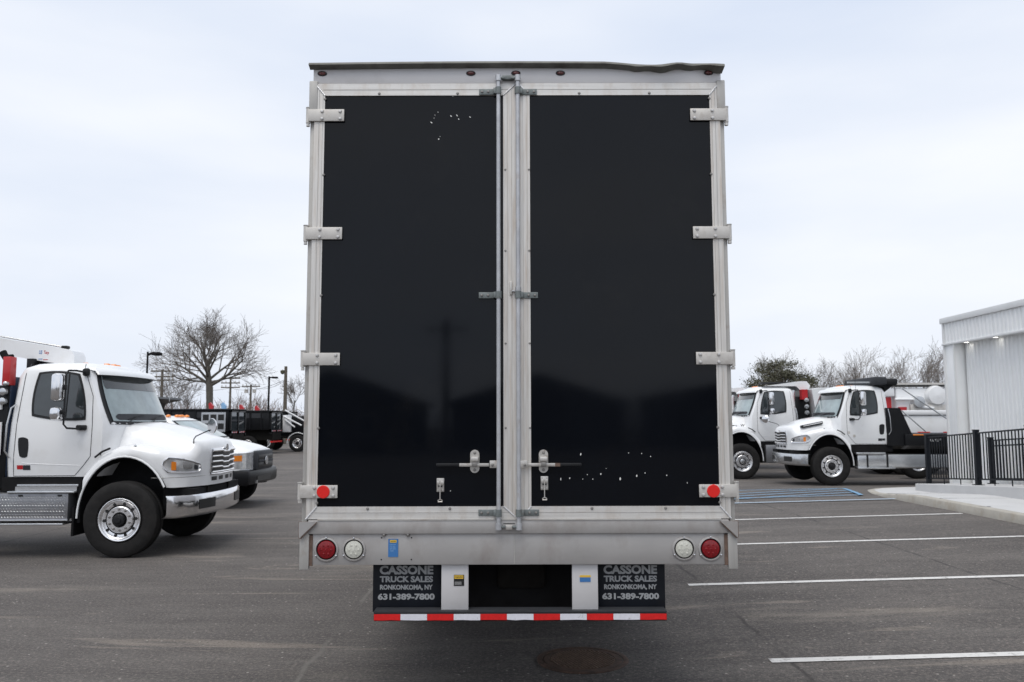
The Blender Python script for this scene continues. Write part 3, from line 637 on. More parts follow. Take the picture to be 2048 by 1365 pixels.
def hood_mesh(H):
    # outline from rear left, round the nose, to rear right; then inwards to the spine
    half = []; n_side = 26
    nose = [(x, y) for y, x in H['nose']]                       # centre to side
    xs0 = nose[-1][0]
    for k in range(n_side): half.append((H['xr'] + (xs0 - H['xr']) * k / n_side, H['wf'] - (.0 if k > 3 else 0)))
    for (x, y), (x2, y2) in zip(nose[::-1], nose[::-1][1:]):
        for k in range(3): half.append((x + (x2 - x) * k / 3, y + (y2 - y) * k / 3))
    half.append(nose[0])
    outl = half + [(x, -y) for x, y in half[:-1][::-1]]
    Rr = H['round']; rows = []
    ax_r, ax_l, az_, wc = H['arch']
    def low(x, y):
        z = H['zl']
        if abs(y) > H['wf'] - .12:
            ax = ax_r if x > 0 else ax_l
            if abs(x) < ax: z = wc + az_ * math.sqrt(1 - (x / ax) ** 2)
            if x < 0 and abs(x) >= ax: z = H['lowrear']
            if x > 0: z = max(z, H['zl'])
        return z
    def top(x, y, d):
        a = abs(y); zr = interp(H['ridge'], x) - .05 * (a / H['yw'][0]) ** 2 * (a < H['yw'][0]) - .05 * (a >= H['yw'][0])
        zc = interp(H['crest'], x)
        u = sm(a, H['yw'][0], H['yw'][1]); z = zr * (1 - u) + zc * u
        if d < Rr: z -= Rr * (1 - math.sqrt(max(0, 1 - (1 - d / Rr) ** 2)))
        return z
    fr = [0, .004, .015, .035, .06, .09, .13, .18, .24, .3, .36, .42, .48, .56, .66, .8, 1]
    for x, y in outl:
        sx = min(x, .62); r = []
        L_ = math.hypot(x - sx, y) or .001
        zt = top(x, y, 0); zb = min(low(x, y), zt - .01)
        r += [(x, y * .985 if abs(y) > 1 else y, zb), (x, y, zb + (zt - zb) * .35), (x, y, zb + (zt - zb) * .75)]
        for f in fr:
            px_, py_ = x + (sx - x) * f, y * (1 - f); r.append((px_, py_, top(px_, py_, f * L_)))
        rows.append(r)
    return MB().grid(rows)
def nose_pt(H, y, z, off=0):
    x = interp(H['nose'], abs(y)); return (x + off * (1 - min(1, abs(y) / 1.15) ** 2), y + off * (y / 1.1), z)
def nose_patch(H, y0, y1, zb, zt, off, k=.2, n=10):
    rows = []
    for j in range(n + 1):
        row = []
        for i in range(n + 1):
            a, b = bow(-1 + 2 * i / n, -1 + 2 * j / n, k); y = y0 + (y1 - y0) * (a + 1) / 2; u = (a + 1) / 2
            z0 = zb[0] + (zb[1] - zb[0]) * u; z1 = zt[0] + (zt[1] - zt[0]) * u; z = z0 + (z1 - z0) * (b + 1) / 2
            row.append(nose_pt(H, y, z, off))
        rows.append(row)
    return MB().grid(rows)
def rim_of(mb, n):                 # border points of an (n+1)x(n+1) patch
    v = mb.v; m = n + 1
    return v[:m] + [v[m * j + n] for j in range(1, m)] + v[m * n:m * n + n][::-1] + [v[m * j] for j in range(n - 1, 0, -1)]
PILL = [(-.70, 2.575), (-.64, 2.45), (-.51, 2.13), (-.48, 1.75), (-.485, 1.32), (-.58, 1.2)]
def med_truck(name, label, cat, loc, rz=0, sides=(-1, 1), vent=False, group=None, scale=1, bumper='chrome', hoodmirror=True, wm=WB, stars=False):
    P, H = MED, HOOD
    T = thing(name, label, cat, loc, rz, group); T.scale = (scale,) * 3
    cab = ob('cab', cab_mesh(P), 'white', T, angle=40)
    a = ws_patch(P, -.945, .945, P['ws'][0] - .045, P['ws'][1] + .03, .004); ob('windshield_surround', a, 'plastic', cab)
    g = ws_patch(P, -.885, .885, P['ws'][0], P['ws'][1], .010); ws = ob('windshield', g, 'wglass', cab)
    ob('tinted_band', ws_patch(P, -.86, .86, 2.235, P['ws'][1] + .0, .014, k=.10), 'tint', cab)
    ob('dashboard_shade', ws_patch(P, -.80, .80, 1.80, 1.89, .0125, k=.3), 'greyplastic', cab)
    for y0 in (-.62, .05):          # wipers
        ob('wiper', MB().tube([cab_pt(P, 1.76, y0)[0:1][0] and (cab_pt(P, 1.76, y0)[0] + .035, cab_pt(P, 1.76, y0)[1], 1.765), (cab_pt(P, 1.86, y0 + .3)[0] + .03, cab_pt(P, 1.86, y0 + .3)[1], 1.86)], .007, 6)
           .tube([(cab_pt(P, z, t)[0] + .022, cab_pt(P, z, t)[1], z + .005) for t, z in ((y0 + .05, 1.81), (y0 + .3, 1.86), (y0 + .52, 1.87))], .006, 6), 'plastic', cab)
    # sun visor over the windshield
    r1 = []; 
    for i in range(25):
        t = -.97 + 1.94 * i / 24; p = cab_pt(P, 2.50, t); q = cab_pt(P, 2.44, t); e = 1 - .35 * abs(t) ** 4
        r1.append([(p[0] - .04, p[1], 2.535), (p[0] + .10 * e, p[1], 2.515), (p[0] + .17 * e, p[1], 2.46), (p[0] + .182 * e, p[1], 2.425), (p[0] + .155 * e, p[1], 2.425), (q[0] + .06 * e, q[1], 2.478), (q[0] - .03, q[1], 2.49)])
    ob('sun_visor', MB().grid(r1, loop=True).add(r1[0], [tuple(range(7))]).add(r1[-1], [tuple(range(7))]), 'white', T, angle=50)
    for y in (-.62, -.16, 0, .16, .62):
        m_ = MB().lathe([(.05, 0), (.046, .02), (.03, .038), (0, .042)], (-.72 - abs(y) * .12, y, 2.588 - .02 * (abs(y) > .5)), 'z', 14); m_.v = [((v[0] + .72) * 1.25 - .72, v[1], v[2]) for v in m_.v]
        ob('roof_light', m_, 'amber', T)
    for s in sides:
        ob('window_seal', side_patch(P, s, [(-1.31, 2.485), (-.70, 2.465), (-.53, 1.775), (-1.345, 1.835)], .003), 'plastic', cab)
        ob('side_window', side_patch(P, s, [(-1.275, 2.455), (-.725, 2.435), (-.56, 1.81), (-1.31, 1.865)], .007), 'glass', cab)
        ob('window_divider', side_line(P, s, [(-.86, 2.43), (-.845, 1.84)], .011, .006), 'plastic', cab)
        ob('door_seam', side_line(P, s, sub(PILL + [(-.70, 1.065)] + [(-1.52, 1.06), (-1.50, 1.7), (-1.45, 2.575)]), .0045), 'seam', cab)
        ob('door_crease', side_line(P, s, [(-1.40, 1.235), (-1.3, 1.225), (-.62, 1.20)], .007, -.003), 'white', cab)
        hp = side_patch(P, s, [(-1.475, 1.585), (-1.32, 1.57), (-1.32, 1.30), (-1.44, 1.31)], .005, k=.55)
        hd = ob('door_handle', hp, 'plastic', cab)
        ob('badge', side_patch(P, s, [(-1.47, 1.205), (-1.39, 1.205), (-1.39, 1.15), (-1.47, 1.15)], .003, k=0), 'redpaint' if not vent else 'greyplastic', cab)
        ob('badge', side_patch(P, s, [(-1.388, 1.205), (-1.29, 1.205), (-1.29, 1.14), (-1.388, 1.14)], .003, k=0), 'greyplastic', cab)
        gh = [(-1.53, 2.02), (-1.57, 1.97), (-1.60, 1.75), (-1.61, 1.4), (-1.56, 1.30)]
        ob('grab_handle', MB().tube([(x, s * (interp(P['w'], z) + (.012 if i in (0, 4) else .05)), z) for i, (x, z) in enumerate(gh)], .011, 8), 'dull_chrome', T)
        # mirrors
        yo = s * 1.30
        mir = ob('mirror', MB().tube([(-.62, s * .96, 2.45), (-.66, s * 1.15, 2.465), (-.70, s * 1.27, 2.46), (-.715, yo, 2.41), (-.72, yo, 1.75), (-.69, s * 1.27, 1.70), (-.62, s * 1.12, 1.69), (-.60, s * 1.02, 1.70)], .013, 8), 'plastic', T)
        bx('mirror_foot', 'plastic', mir, -.68, -.55, s * 1.0, s * 1.08, 1.67, 1.74, b=.02); bx('mirror_foot', 'plastic', mir, -.67, -.58, s * .92, s * 1.0, 2.40, 2.51, b=.03)
        bx('mirror_shell', 'chrome', mir, -.87, -.735, yo - .10, yo + .10, 2.05, 2.42, b=.045); bx('mirror_shell', 'chrome', mir, -.88, -.75, yo - .09, yo + .09, 1.80, 1.98, b=.05)
        bx('mirror_clamp', 'plastic', mir, -.75, -.70, yo - .02, yo + .02, 2.20, 2.27, b=.008); bx('mirror_clamp', 'plastic', mir, -.75, -.70, yo - .02, yo + .02, 1.88, 1.94, b=.008)
    # hood
    hood = ob('hood', hood_mesh(H), 'white', T, angle=50)
    for s in (-1, 1): bx('inner_fender', 'blackmatte', T, -.55, .7, s * .62, s * .66, .6, 1.40); bx('inner_fender', 'blackmatte', T, -.61, -.57, s * .66, s * 1.06, .45, .98)
    bx('engine_block', 'undercarriage', T, -.6, .75, -.6, .6, .62, 1.40)
    bx('firewall', 'blackmatte', T, -.54, -.50, -.92, .92, .9, 1.3)
    for s in sides:
        ob('hood_seam', MB().tube([(-.345, s * 1.04, 1.34), (-.345, s * .93, 1.42), (-.34, s * .80, 1.53), (-.34, s * .66, 1.70), (-.32, s * .5, 1.77)], .006, 5), 'seam', hood)
        arch = []
        for k in range(0, 25):
            th = math.pi * k / 24; ax = H['arch'][0] if math.cos(th) > 0 else H['arch'][1]
            arch.append((ax * math.cos(th), s * (H['wf'] - .004), H['arch'][3] + H['arch'][2] * math.sin(th)))
        arch = [p for p in arch if not (p[0] > 0 and p[2] < H['zl'])]
        ob('arch_lip', MB().tube(arch, .014, 8), 'white', hood)
        r_ = []
        for p in arch: r_.append([(p[0], p[1] - s * .005, p[2]), (p[0] * .97, p[1] - s * .40, p[2] - .01)])
        ob('wheel_arch_liner', MB().grid(r_), 'blackmatte', T)
        ob('hood_latch', MB().tube([(-.40, s * 1.075, 1.31), (-.30, s * 1.085, 1.385), (-.20, s * 1.075, 1.43)], .014, 8), 'plastic', hood)
        ys_ = (s * .66, s * 1.045)
        q = nose_patch(H, ys_[0], ys_[1], (1.09, 1.10), (1.20, 1.315), .006, k=.45, n=12)
        hl = ob('headlight', q, 'lamp', hood)
        ob('headlight_rim', MB().tube(rim_of(q, 12), .014, 6, closed=True), 'chrome', hl)
        q = nose_patch(H, s * .965, s * 1.0, (1.13, 1.13), (1.24, 1.25), .011, k=.2); ob('turn_signal', q, 'amber', hl)
        q = nose_patch(H, s * .78, s * .90, (1.14, 1.14), (1.23, 1.25), .011, k=.5); ob('lamp_projector', q, 'chrome', hl)
        q = nose_patch(H, s * .70, s * .76, (1.125, 1.13), (1.18, 1.20), .011, k=.5); ob('lamp_projector', q, 'greyplastic', hl)
        ob('lip_seam', MB().tube([nose_pt(H, s * y, 1.035, .001) for y in (.45, .6, .7, .85, .95, 1.03, 1.075)], .003, 5), 'post', hood)
        ob('fender_marker', MB().lathe([(0, -.012), (.02, -.006), (.022, 0)], (.12, s * 1.045, 1.455), 'y', 10), 'dull_chrome', hood)
        if vent:
            v0 = MB(); p = [(.05, 1.655), (.60, 1.545), (.63, 1.51), (.60, 1.48), (.05, 1.585)]
            ob('hood_vent', MB().prism(p, 'y', s * .60, s * .765), 'plastic', hood); ob('vent_slat', MB().prism([(.08, 1.635), (.57, 1.535), (.57, 1.52), (.08, 1.615)], 'y', s * .70, s * .785), 'white', hood)
    if hoodmirror:
        for s in (-1,):
            hm = bx('hood_mirror', 'dull_chrome', T, .72, .78, s * .62, s * .69, 1.30, 1.40, b=.015)
            ob('mirror_arm', MB().tube([(.75, s * .66, 1.40), (.755, s * .66, 1.54), (.79, s * .68, 1.58), (1.03, s * .84, 1.665)], .008, 8), 'plastic', hm)
            m_ = MB().lathe([(0, -.035), (.06, -.03), (.1, -.012), (.108, .0), (.1, .006), (0, .008)], (0, 0, 0), 'x', 20)
            mt = Matrix.Translation((1.07, s * .85, 1.72)) @ Matrix.Rotation(R(-53 * s), 4, 'Z') @ Matrix.Rotation(R(180), 4, 'Z')
            m_.v = [tuple(mt @ Vector(v)) for v in m_.v]; ob('mirror_disc', m_, 'chrome', hm)
    # grille
    q = nose_patch(H, -.46, .46, (1.05, 1.05), (1.40, 1.40), .006, k=.08); gr_ = ob('grille', q, 'ink', hood)
    ob('grille_surround', MB().tube(rim_of(q, 10), .016, 6, closed=True), 'chrome', gr_)
    for k, z in enumerate((1.075, 1.145, 1.22, 1.295, 1.375)):
        pts = [nose_pt(H, y, z + (.018 if abs(y) < .16 and k else 0) * (-1 if k else 1), .02) for y in (-.44, -.3, -.2, -.16, -.1, .1, .16, .2, .3, .44)]
        ob('grille_bar', MB().tube(pts, .017 if k < 4 else .024, 8), 'chrome', gr_)
    ob('emblem', MB().lathe([(0, -.001), (.05, -.001), (.055, .012), (0, .012)], (.985, 0, 1.405), 'x', 16), 'chrome', gr_)
    for y0 in (-.42, -.20, .05, .27): ob('air_inlet', nose_patch(H, y0, y0 + .15, (.955, .955), (1.01, 1.01), .004, k=.1, n=4), 'ink', hood)
    # bumper
    bp = [(1.13, .60), (1.10, .72), (.99, .84), (.84, .91), (.5, .975), (.25, .995), (0, 1.0)]
    pl = bp + [(-y, x) for y, x in bp[:-1][::-1]]
    r_ = []
    for y, x in pl:
        k = 1 - .02 * (abs(y) > 1); r_.append([(x - .08, y * .97, .50), (x - .012, y, .53), (x + .004, y, .555), (x + .004, y, .775), (x - .012, y, .80), (x - .08, y * .97, .805)])
    bm_ = ob('bumper', MB().grid(r_), 'chrome' if bumper == 'chrome' else bumper, T, angle=50)
    def bx_at(y): return interp([(abs(b_[0]), b_[1]) for b_ in bp[::-1]], abs(y))
    for s in (-1, 1):
        rws = [[(bx_at(y) + .010, y, z) for y in [s * (.40 + .42 * k / 6) for k in range(7)]] for z in (.60, .73)]
        ob('bumper_opening', MB().grid(rws), 'ink', bm_)
    ob('bumper_support', MB().box(.45, .88, -.88, .88, .60, .88), 'blackmatte', T)
    for s in (-1, 1):
        add_wheel(T, 0, s * 1.03, .497, -1 if s < 0 else 1, wm)
    ob('front_axle', MB().tube([(0, -.95, .48), (0, .95, .48)], .06, 10), 'undercarriage', T)
    for s in (-1, 1): bx('chassis_rail', 'undercarriage', T, -7.0, .9, s * .38, s * .46, .62, .88)
    bx('cab_underside', 'blackmatte', T, -1.68, -.60, -.98, .98, .86, 1.045)
    return T

# ------------------------------------------------------------------ left truck with hook-lift, near side at Y = 11
LT = med_truck('work_truck', 'white conventional cab truck at left facing right, white boom over its cab roof', 'truck', (-5.17, 12.2, 0))
sb = bx('step_box', 'diamond', LT, -3.4, -.70, -1.13, -.70, .50, .84, b=.005); sb['label'] = 'diamond plate tool box below the cab door'
dm = MB()
for i in range(66):
    for j in range(8):
        x = -3.36 + i * .040 + (j % 2) * .020; z = .53 + j * .0375; a = R(35 if j % 2 else -35); c_, s_ = math.cos(a), math.sin(a)
        pts = [(x + u * c_ - v * s_, z + u * s_ + v * c_) for u, v in ((-.015, 0), (0, -.005), (.015, 0), (0, .005))]
        dm.add([(p[0], -1.131, p[1]) for p in pts] + [(x, -1.136, z)], [(0, 1, 4), (1, 2, 4), (2, 3, 4), (3, 0, 4)])
o = ob('plate_studs', dm, 'dull_chrome', sb, angle=10); o['kind'] = 'stuff'
bx('step', 'dull_chrome', LT, -1.42, -.60, -1.08, -.72, .925, .955, b=.008); bx('step', 'dull_chrome', LT, -1.50, -.62, -1.16, -.70, .845, .872, b=.01)
bx('step', 'dull_chrome', LT, -3.4, -.72, -1.20, -.75, .435, .458, b=.01); bx('step_edge', 'chrome', LT, -3.4, -.68, -1.165, -1.10, .487, .503, b=.005); bx('step_face', 'dull_chrome', LT, -1.44, -.62, -1.075, -1.06, .875, .925)
bx('step_riser', 'blackmatte', LT, -1.5, -.7, -.99, -.7, .86, .93)
for x in (-1.36, -.84): bx('step_slot', 'ink', sb, x, x + .06, -1.134, -1.125, .80, .825)
ob('mud_flap', MB().box(-.66, -.63, -1.10, -.75, .28, .66), 'blackmatte', LT)
for x in (-4.6, -5.9):
    for s in (-1, 1):
        add_wheel(LT, x, s * 1.03, .497, s)
# hook-lift mast, red column and boom
bx('mast_frame', 'black', LT, -1.85, -1.67, -.95, .75, .9, 2.28, b=.01); bx('mast_frame', 'black', LT, -1.72, -1.62, -.5, .75, 2.0, 2.68, b=.01)
bx('mast_frame', 'darkblue', LT, -1.71, -1.66, -.93, .9, 1.0, 2.40, b=.01)
bx('valve_fill_box', 'black', LT, -2.1, -1.66, -.60, .6, 1.0, 2.15, b=.02)
rc = bx('crane_column', 'redpaint', LT, -1.76, -1.65, -.98, -.84, 2.28, 2.67, b=.01)
for z, r_ in ((2.30, .03), (2.19, .05), (2.06, .05)): ob('hose_fitting', MB().lathe([(r_, 0), (r_, -.05), (r_ * .5, -.06), (0, -.06)], (-1.68 - .03 * (z < 2.3), -.985, z), 'y', 14), 'dull_chrome', LT)
ob('column_pivot', MB().tube([(-1.82, -.9, 2.74), (-1.77, -.9, 2.66), (-1.68, -.9, 2.66)], .05, 10), 'blackmatte', LT)
lb = bx('label_plate', 'paper', LT, -1.80, -1.725, -.985, -.97, 1.34, 1.78); bx('label_square', 'redpaint', lb, -1.785, -1.745, -.990, -.985, 1.69, 1.745)
text('lettering', 'SWAPLOADER', lb, 'ink', (-1.765, -.988, 1.515), .29, .032, rot=(R(90), R(90), 0))
bx('label_plate', 'paper', LT, -1.80, -1.74, -.985, -.96, 1.95, 2.03)
bxm = [(-3.2, 3.15), (-2.3, 2.98), (-.80, 2.745), (-.72, 2.72), (-.695, 2.66), (-.69, 2.50), (-1.1, 2.57), (-3.2, 2.93)]
bo = ob('crane_boom', MB().prism([(x - .40, z + .03) for x, z in [(-3.2, 3.17), (-1.9, 2.975), (-.80, 2.79), (-.73, 2.765), (-.69, 2.70), (-.685, 2.55), (-1.05, 2.60), (-2.0, 2.76), (-3.2, 2.95)]], 'y', -.42, -.10), 'white', LT)
ob('boom_hose', MB().tube([(-3.2, -.40, 3.205), (-2.1, -.40, 2.995), (-1.26, -.40, 2.85)], .014, 8), 'dull_chrome', bo)
bx('boom_bump', 'plastic', bo, -1.29, -1.20, -.42, -.32, 2.825, 2.87, b=.015)
ob('boom_rest', MB().prism([(-1.55, 2.60), (-1.50, 2.60), (-1.1, 2.60), (-1.55, 2.70)], 'y', -.40, -.12), 'black', bo)
text('lettering', 'US', bo, 'blue', (-1.57, -.4215, 2.775), .045, .055, rot=(R(90), R(7), 0)); text('lettering', 'Tarp', bo, 'redpaint', (-1.49, -.4215, 2.765), .075, .06, rot=(R(90), R(7), 0))
bx('print_line', 'blue', bo, -1.60, -1.54, -.4215, -.4195, 2.672, 2.682); bx('print_line', 'redpaint', bo, -1.53, -1.46, -.4215, -.4195, 2.662, 2.672)
ob('antenna', MB().tube([(-.25, .9, 2.1), (-.25, .95, 3.15)], .004, 5), 'dull_chrome', LT)
bx('hook_frame', 'black', LT, -7.0, -2.1, -.5, .5, .92, 1.25)

# ------------------------------------------------------------------ right truck with flatbed, nose to the left
def world_rz(o): return o
RT = med_truck('flatbed_truck', 'white conventional cab truck at right facing left, black flatbed and hood side vent', 'truck', (8.27, 22.75, .10), R(180), vent=True, bumper='dull_chrome')
# camera sees its +y side (local)
bx('bed_side', 'black', RT, -8.2, -1.95, .82, 1.12, 1.02, 1.32, b=.01); bx('bed_side', 'black', RT, -8.2, -1.95, -1.12, -.82, 1.02, 1.32, b=.01); bx('bed_floor', 'black', RT, -8.2, -1.95, -.82, .82, 1.15, 1.30)
ob('headboard', MB().prism([(-1.50, 2.0), (-1.88, 2.0), (-2.18, 1.28), (-2.05, 1.02), (-1.52, 1.02)], 'y', -1.05, 1.05), 'black', RT)
ob('tarp_mast', MB().prism([(-1.48, 2.55), (-1.62, 2.55), (-1.66, 2.0), (-1.54, 2.0)], 'y', .6, .75).prism([(-1.40, 2.66), (-1.95, 2.66), (-1.6, 2.40), (-1.48, 2.40)], 'y', .6, .75), 'black', RT)
tr = ob('tarp_housing', MB().box(-1.60, -1.24, -.95, 1.02, 2.60, 2.82, b=.05), 'greyplastic', RT)
ob('tarp_end', MB().box(-1.92, -1.60, .55, .95, 2.60, 2.78, b=.06), 'plastic', RT)
ob('tarp_arm', MB().box(-1.24, -.62, .80, .86, 2.66, 2.70), 'dull_chrome', RT)
for a, b in (((-1.99, 1.0, 2.50), (-3.25, 1.0, 1.62)), ((-1.90, 1.1, 1.93), (-2.50, 1.1, 1.38))): ob('tarp_pole', MB().tube([a, b], .018, 8), 'dull_chrome', RT)
bx('bed_marker', 'amber', RT, -2.45, -2.15, 1.10, 1.14, 1.28, 1.315, b=.01); text('lettering', 'MULTI LIFT', RT, 'paper', (-2.72, 1.125, 1.16), .36, .06, rot=(R(90), 0, R(180)))
bx('fuel_tank', 'dull_chrome', RT, -3.6, -.72, .62, 1.02, .42, .80, b=.05)
for x in (-.98, -1.5): bx('tank_strap', 'plastic', RT, x - .02, x + .02, 1.02, 1.04, .42, .82)
bx('step', 'dull_chrome', RT, -1.42, -.66, .9, 1.12, .80, .85, b=.01); bx('step', 'dull_chrome', RT, -1.65, -.68, .9, 1.15, .42, .46, b=.01)
for s in (-1, 1):
    for x in (-4.9, -6.2): add_wheel(RT, x, s * 1.03, .497, s)
ob('antenna', MB().tube([(-.72, 1.1, 2.4), (-.70, 1.12, 3.35)], .004, 5), 'plastic', RT)
for x, z in ((-.52, 1.36), (-.66, 1.27)): ob('door_decal', MB().lathe([(0, .001), (.038, .001), (.038, 0)], (x, 1.031, z), 'y', 12), 'strap', RT)

# row of further trucks behind it
D2 = med_truck('dump_truck', 'white high-cab truck behind the flatbed truck, half hidden by the box truck', 'truck', (7.0, 26.6, .0), R(180), scale=1.09, hoodmirror=False, wm=WBc)
db = ob('dump_body', MB().prism([(-2.0, 2.50), (-2.3, 2.55), (-3.7, 2.55), (-3.7, 1.1), (-2.2, 1.1)], 'y', -1.15, 1.15), 'white', D2)
ob('cab_shield', MB().prism([(-.70, 2.60), (-1.75, 2.74), (-1.95, 2.74), (-2.05, 2.62), (-2.0, 2.50), (-1.75, 2.50), (-1.65, 2.60)], 'y', -.9, .9), 'white', D2)
bx('tarp_roll', 'plastic', D2, -1.75, -.9, -.2, .2, 2.70, 2.75, b=.01); bx('exhaust_stack', 'dull_chrome', D2, -1.62, -1.54, .8, .88, 1.1, 2.5, b=.03)
ob('crane_column', MB().box(-1.90, -1.74, .9, 1.1, 2.22, 2.50), 'redpaint', D2)
for z in (2.20, 2.02, 1.85): ob('round_lamp', MB().lathe([(0, .04), (.06, .03), (.065, 0)], (-1.84, 1.15, z), 'y', 14), 'dull_chrome', D2)
bx('valve_fill_box', 'black', D2, -2.02, -1.56, -.9, .85, 1.0, 2.30, b=.02); bx('steps', 'diamond', D2, -1.4, -.68, .8, 1.1, .45, .95, b=.02); bx('hood_intake', 'plastic', D2, .05, .5, .78, .86, 1.38, 1.50); text('lettering', 'W', D2, 'ink', (-.06, 1.03, 1.50), .12, .07, rot=(R(90), 0, R(180)))  # the black box behind the cab is added to make that space dark
for s in (-1, 1):
    for x in (-4.9, -6.2): add_wheel(D2, x, s * 1.03, .497, s)
D3 = copy_thing(D2, (6.4, 31.4, 0), R(180), 'white truck cab third in the right-hand row, only its windshield and roof showing')
D3.name = 'dump_truck'
D4 = copy_thing(D2, (5.4, 36.5, 0), R(180), 'farthest white truck cab of the right-hand row, peeking past the box truck')
for d in (D2, D3, D4): d['group'] = 'white dump trucks parked in the right-hand row'
# white bodies seen behind the flatbed
wb = thing('service_truck', 'white steel truck body with red and white reflective tape behind the black flatbed', 'truck body', (15.4, 27.2, 0))
bx('body_shell', 'white', wb, -3.6, 2.6, 0, 2.3, 1.05, 1.93, b=.03); bx('top_rail', 'white', wb, -3.7, 2.6, -.05, 2.35, 1.94, 2.10, b=.03)
for k in range(12): bx('reflective_tape', 'tapered' if k % 2 else 'tapewhite', wb, -3.4 + k * .42, -3.4 + k * .42 + .41, -.006, -.002, 1.36, 1.40)
bx('chassis_rail', 'undercarriage', wb, -3.6, 2.6, .6, 1.6, .6, 1.05)
for x in (-2.6, 1.4): add_wheel(wb, x, .15, .497, -1); add_wheel(wb, x, 2.1, .497, 1)
vt = thing('vacuum_truck', 'white tank truck with round lid and a black hatch behind the white truck body', 'truck', (18.3, 33.0, 0))
bx('tank_body', 'white', vt, -3.0, 1.6, 0, 2.3, 1.1, 3.05, b=.06); bx('roof_edge', 'strap', vt, -3.6, 1.7, -.1, 2.3, 3.18, 3.26); bx('hatch', 'black', vt, -.80, .20, -.02, .0, 1.9, 3.15)
ob('lid', MB().lathe([(0, -.25), (.35, -.22), (.42, -.05), (.42, .1)], (-1.45, 0, 2.75), 'y', 24), 'white', vt); ob('pump', MB().lathe([(0, -.3), (.22, -.28), (.25, 0)], (-2.2, 0, 2.5), 'y', 16), 'dull_chrome', vt)
bx('panel_box', 'strap', vt, -2.5, -1.1, -.15, -.0, 1.9, 2.4, b=.02); ob('pipe', MB().tube([(-3.1, -.1, 2.6), (-2.4, -.1, 2.6), (-2.2, -.15, 2.3), (-1.6, -.15, 2.25)], .06, 8), 'white', vt)
ob('red_column', MB().box(-3.4, -3.15, .1, .4, 1.2, 2.7), 'redpaint', vt); bx('white_cap', 'white', vt, -3.75, -3.05, 0, .5, 2.72, 3.05, b=.03); bx('valve_box', 'redpaint', vt, -2.95, -2.65, -.12, -.0, 1.9, 2.3)
bx('chassis_rail', 'undercarriage', vt, -3.6, 1.6, .6, 1.6, .6, 1.1)
for x in (-2.4, .8): add_wheel(vt, x, .15, .497, -1); add_wheel(vt, x, 2.1, .497, 1)

# ------------------------------------------------------------------ white pickup chassis behind the left truck
PP = dict(w=[(.9, .93), (1.2, .97), (1.5, .95), (1.80, .80), (1.86, .74), (1.90, .6), (1.92, .3), (1.925, .02)],
          xb=[(.9, -2.7), (1.5, -2.7), (1.84, -2.55), (1.92, -2.1), (1.925, -1.7)],
          xf=[(.9, -.2), (1.42, -.12), (1.80, -.78), (1.86, -.92), (1.90, -1.1), (1.92, -1.4), (1.925, -1.6)],
          bulge=.12, rf=.04, levels=[.7, .9, 1.2, 1.42, 1.5, 1.6, 1.7, 1.80, 1.84, 1.87, 1.90, 1.915, 1.925], ws=(1.45, 1.79))
PH = dict(nose=[(0, .80), (.5, .79), (.75, .76), (.88, .71), (.96, .62), (1.0, .45), (1.01, .2)], wf=1.01, xr=-.6,
          ridge=[(-.6, 1.45), (-.1, 1.43), (.3, 1.37), (.6, 1.29), (.8, 1.20)], crest=[(-.6, 1.2), (0, 1.22), (.4, 1.2), (.8, 1.13)],
          yw=(.66, .86), zl=.78, arch=(.5, .52, .50, .40), round=.07, lowrear=.55)
PK = thing('pickup_truck', 'white pickup chassis cab with black bumper and grey grille behind the left truck', 'pickup truck', (-6.2, 18.05, 0))
pc = ob('cab', cab_mesh(PP), 'white', PK, angle=40); ob('windshield_surround', ws_patch(PP, -.95, .95, 1.43, 1.81, .004), 'plastic', pc); ob('windshield', ws_patch(PP, -.90, .90, 1.46, 1.79, .012), 'wglass', pc)
for s in (-1, 1): ob('side_window', side_patch(PP, s, [(-1.5, 1.78), (-.95, 1.78), (-.42, 1.47), (-1.55, 1.45)], .006, k=.1), 'glass', pc)
ph = ob('hood', hood_mesh(PH), 'white', PK, angle=50)
for y in (-.5, -.14, 0, .14, .5): ob('roof_light', MB().lathe([(.055, 0), (.05, .025), (.03, .045), (0, .05)], (-1.02 - abs(y) * .1, y, 1.885), 'z', 12), 'amber', PK)
for s in (-1, 1):
    q = nose_patch(PH, s * .62, s * 1.0, (.80, .82), (1.15, 1.13), .008, k=.05); hl = ob('headlight', q, 'lamp', PK); ob('turn_signal', nose_patch(PH, s * .93, s * 1.0, (.97, .97), (1.09, 1.08), .013, k=.05, n=4), 'amber', hl)
    ob('fender_flare', MB().tube([(.52 * math.cos(R(a)), s * 1.02, .40 + .54 * math.sin(R(a))) for a in range(0, 181, 12)], .085, 8), 'plastic', PK)
    add_wheel(PK, 0, s * .92, .40, s, WS); add_wheel(PK, -3.9, s * .95, .40, s, WS)
g_ = bx('grille', 'greyplastic', PK, .52, .86, -.60, .60, .76, 1.17, b=.06); bx('grille_opening', 'ink', g_, .852, .866, -.50, .50, .98, 1.08, b=.005); bx('grille_opening', 'ink', g_, .852, .866, -.50, .50, .82, .92, b=.005)
bx('grille_bar', 'greyplastic', g_, .858, .882, -.5, .5, .925, .975, b=.01); ob('emblem', MB().lathe([(0, .012), (.09, .01), (.095, 0)], (.882, 0, .95), 'x', 16), 'dull_chrome', g_)
ob('bumper', MB().box(.34, .84, -1.03, 1.03, .47, .79, b=.08), 'black', PK); bx('bumper_insert', 'ink', PK, .833, .85, -.5, .5, .53, .64); bx('tow_hook', 'dull_chrome', PK, .82, .87, -.62, -.55, .50, .56)
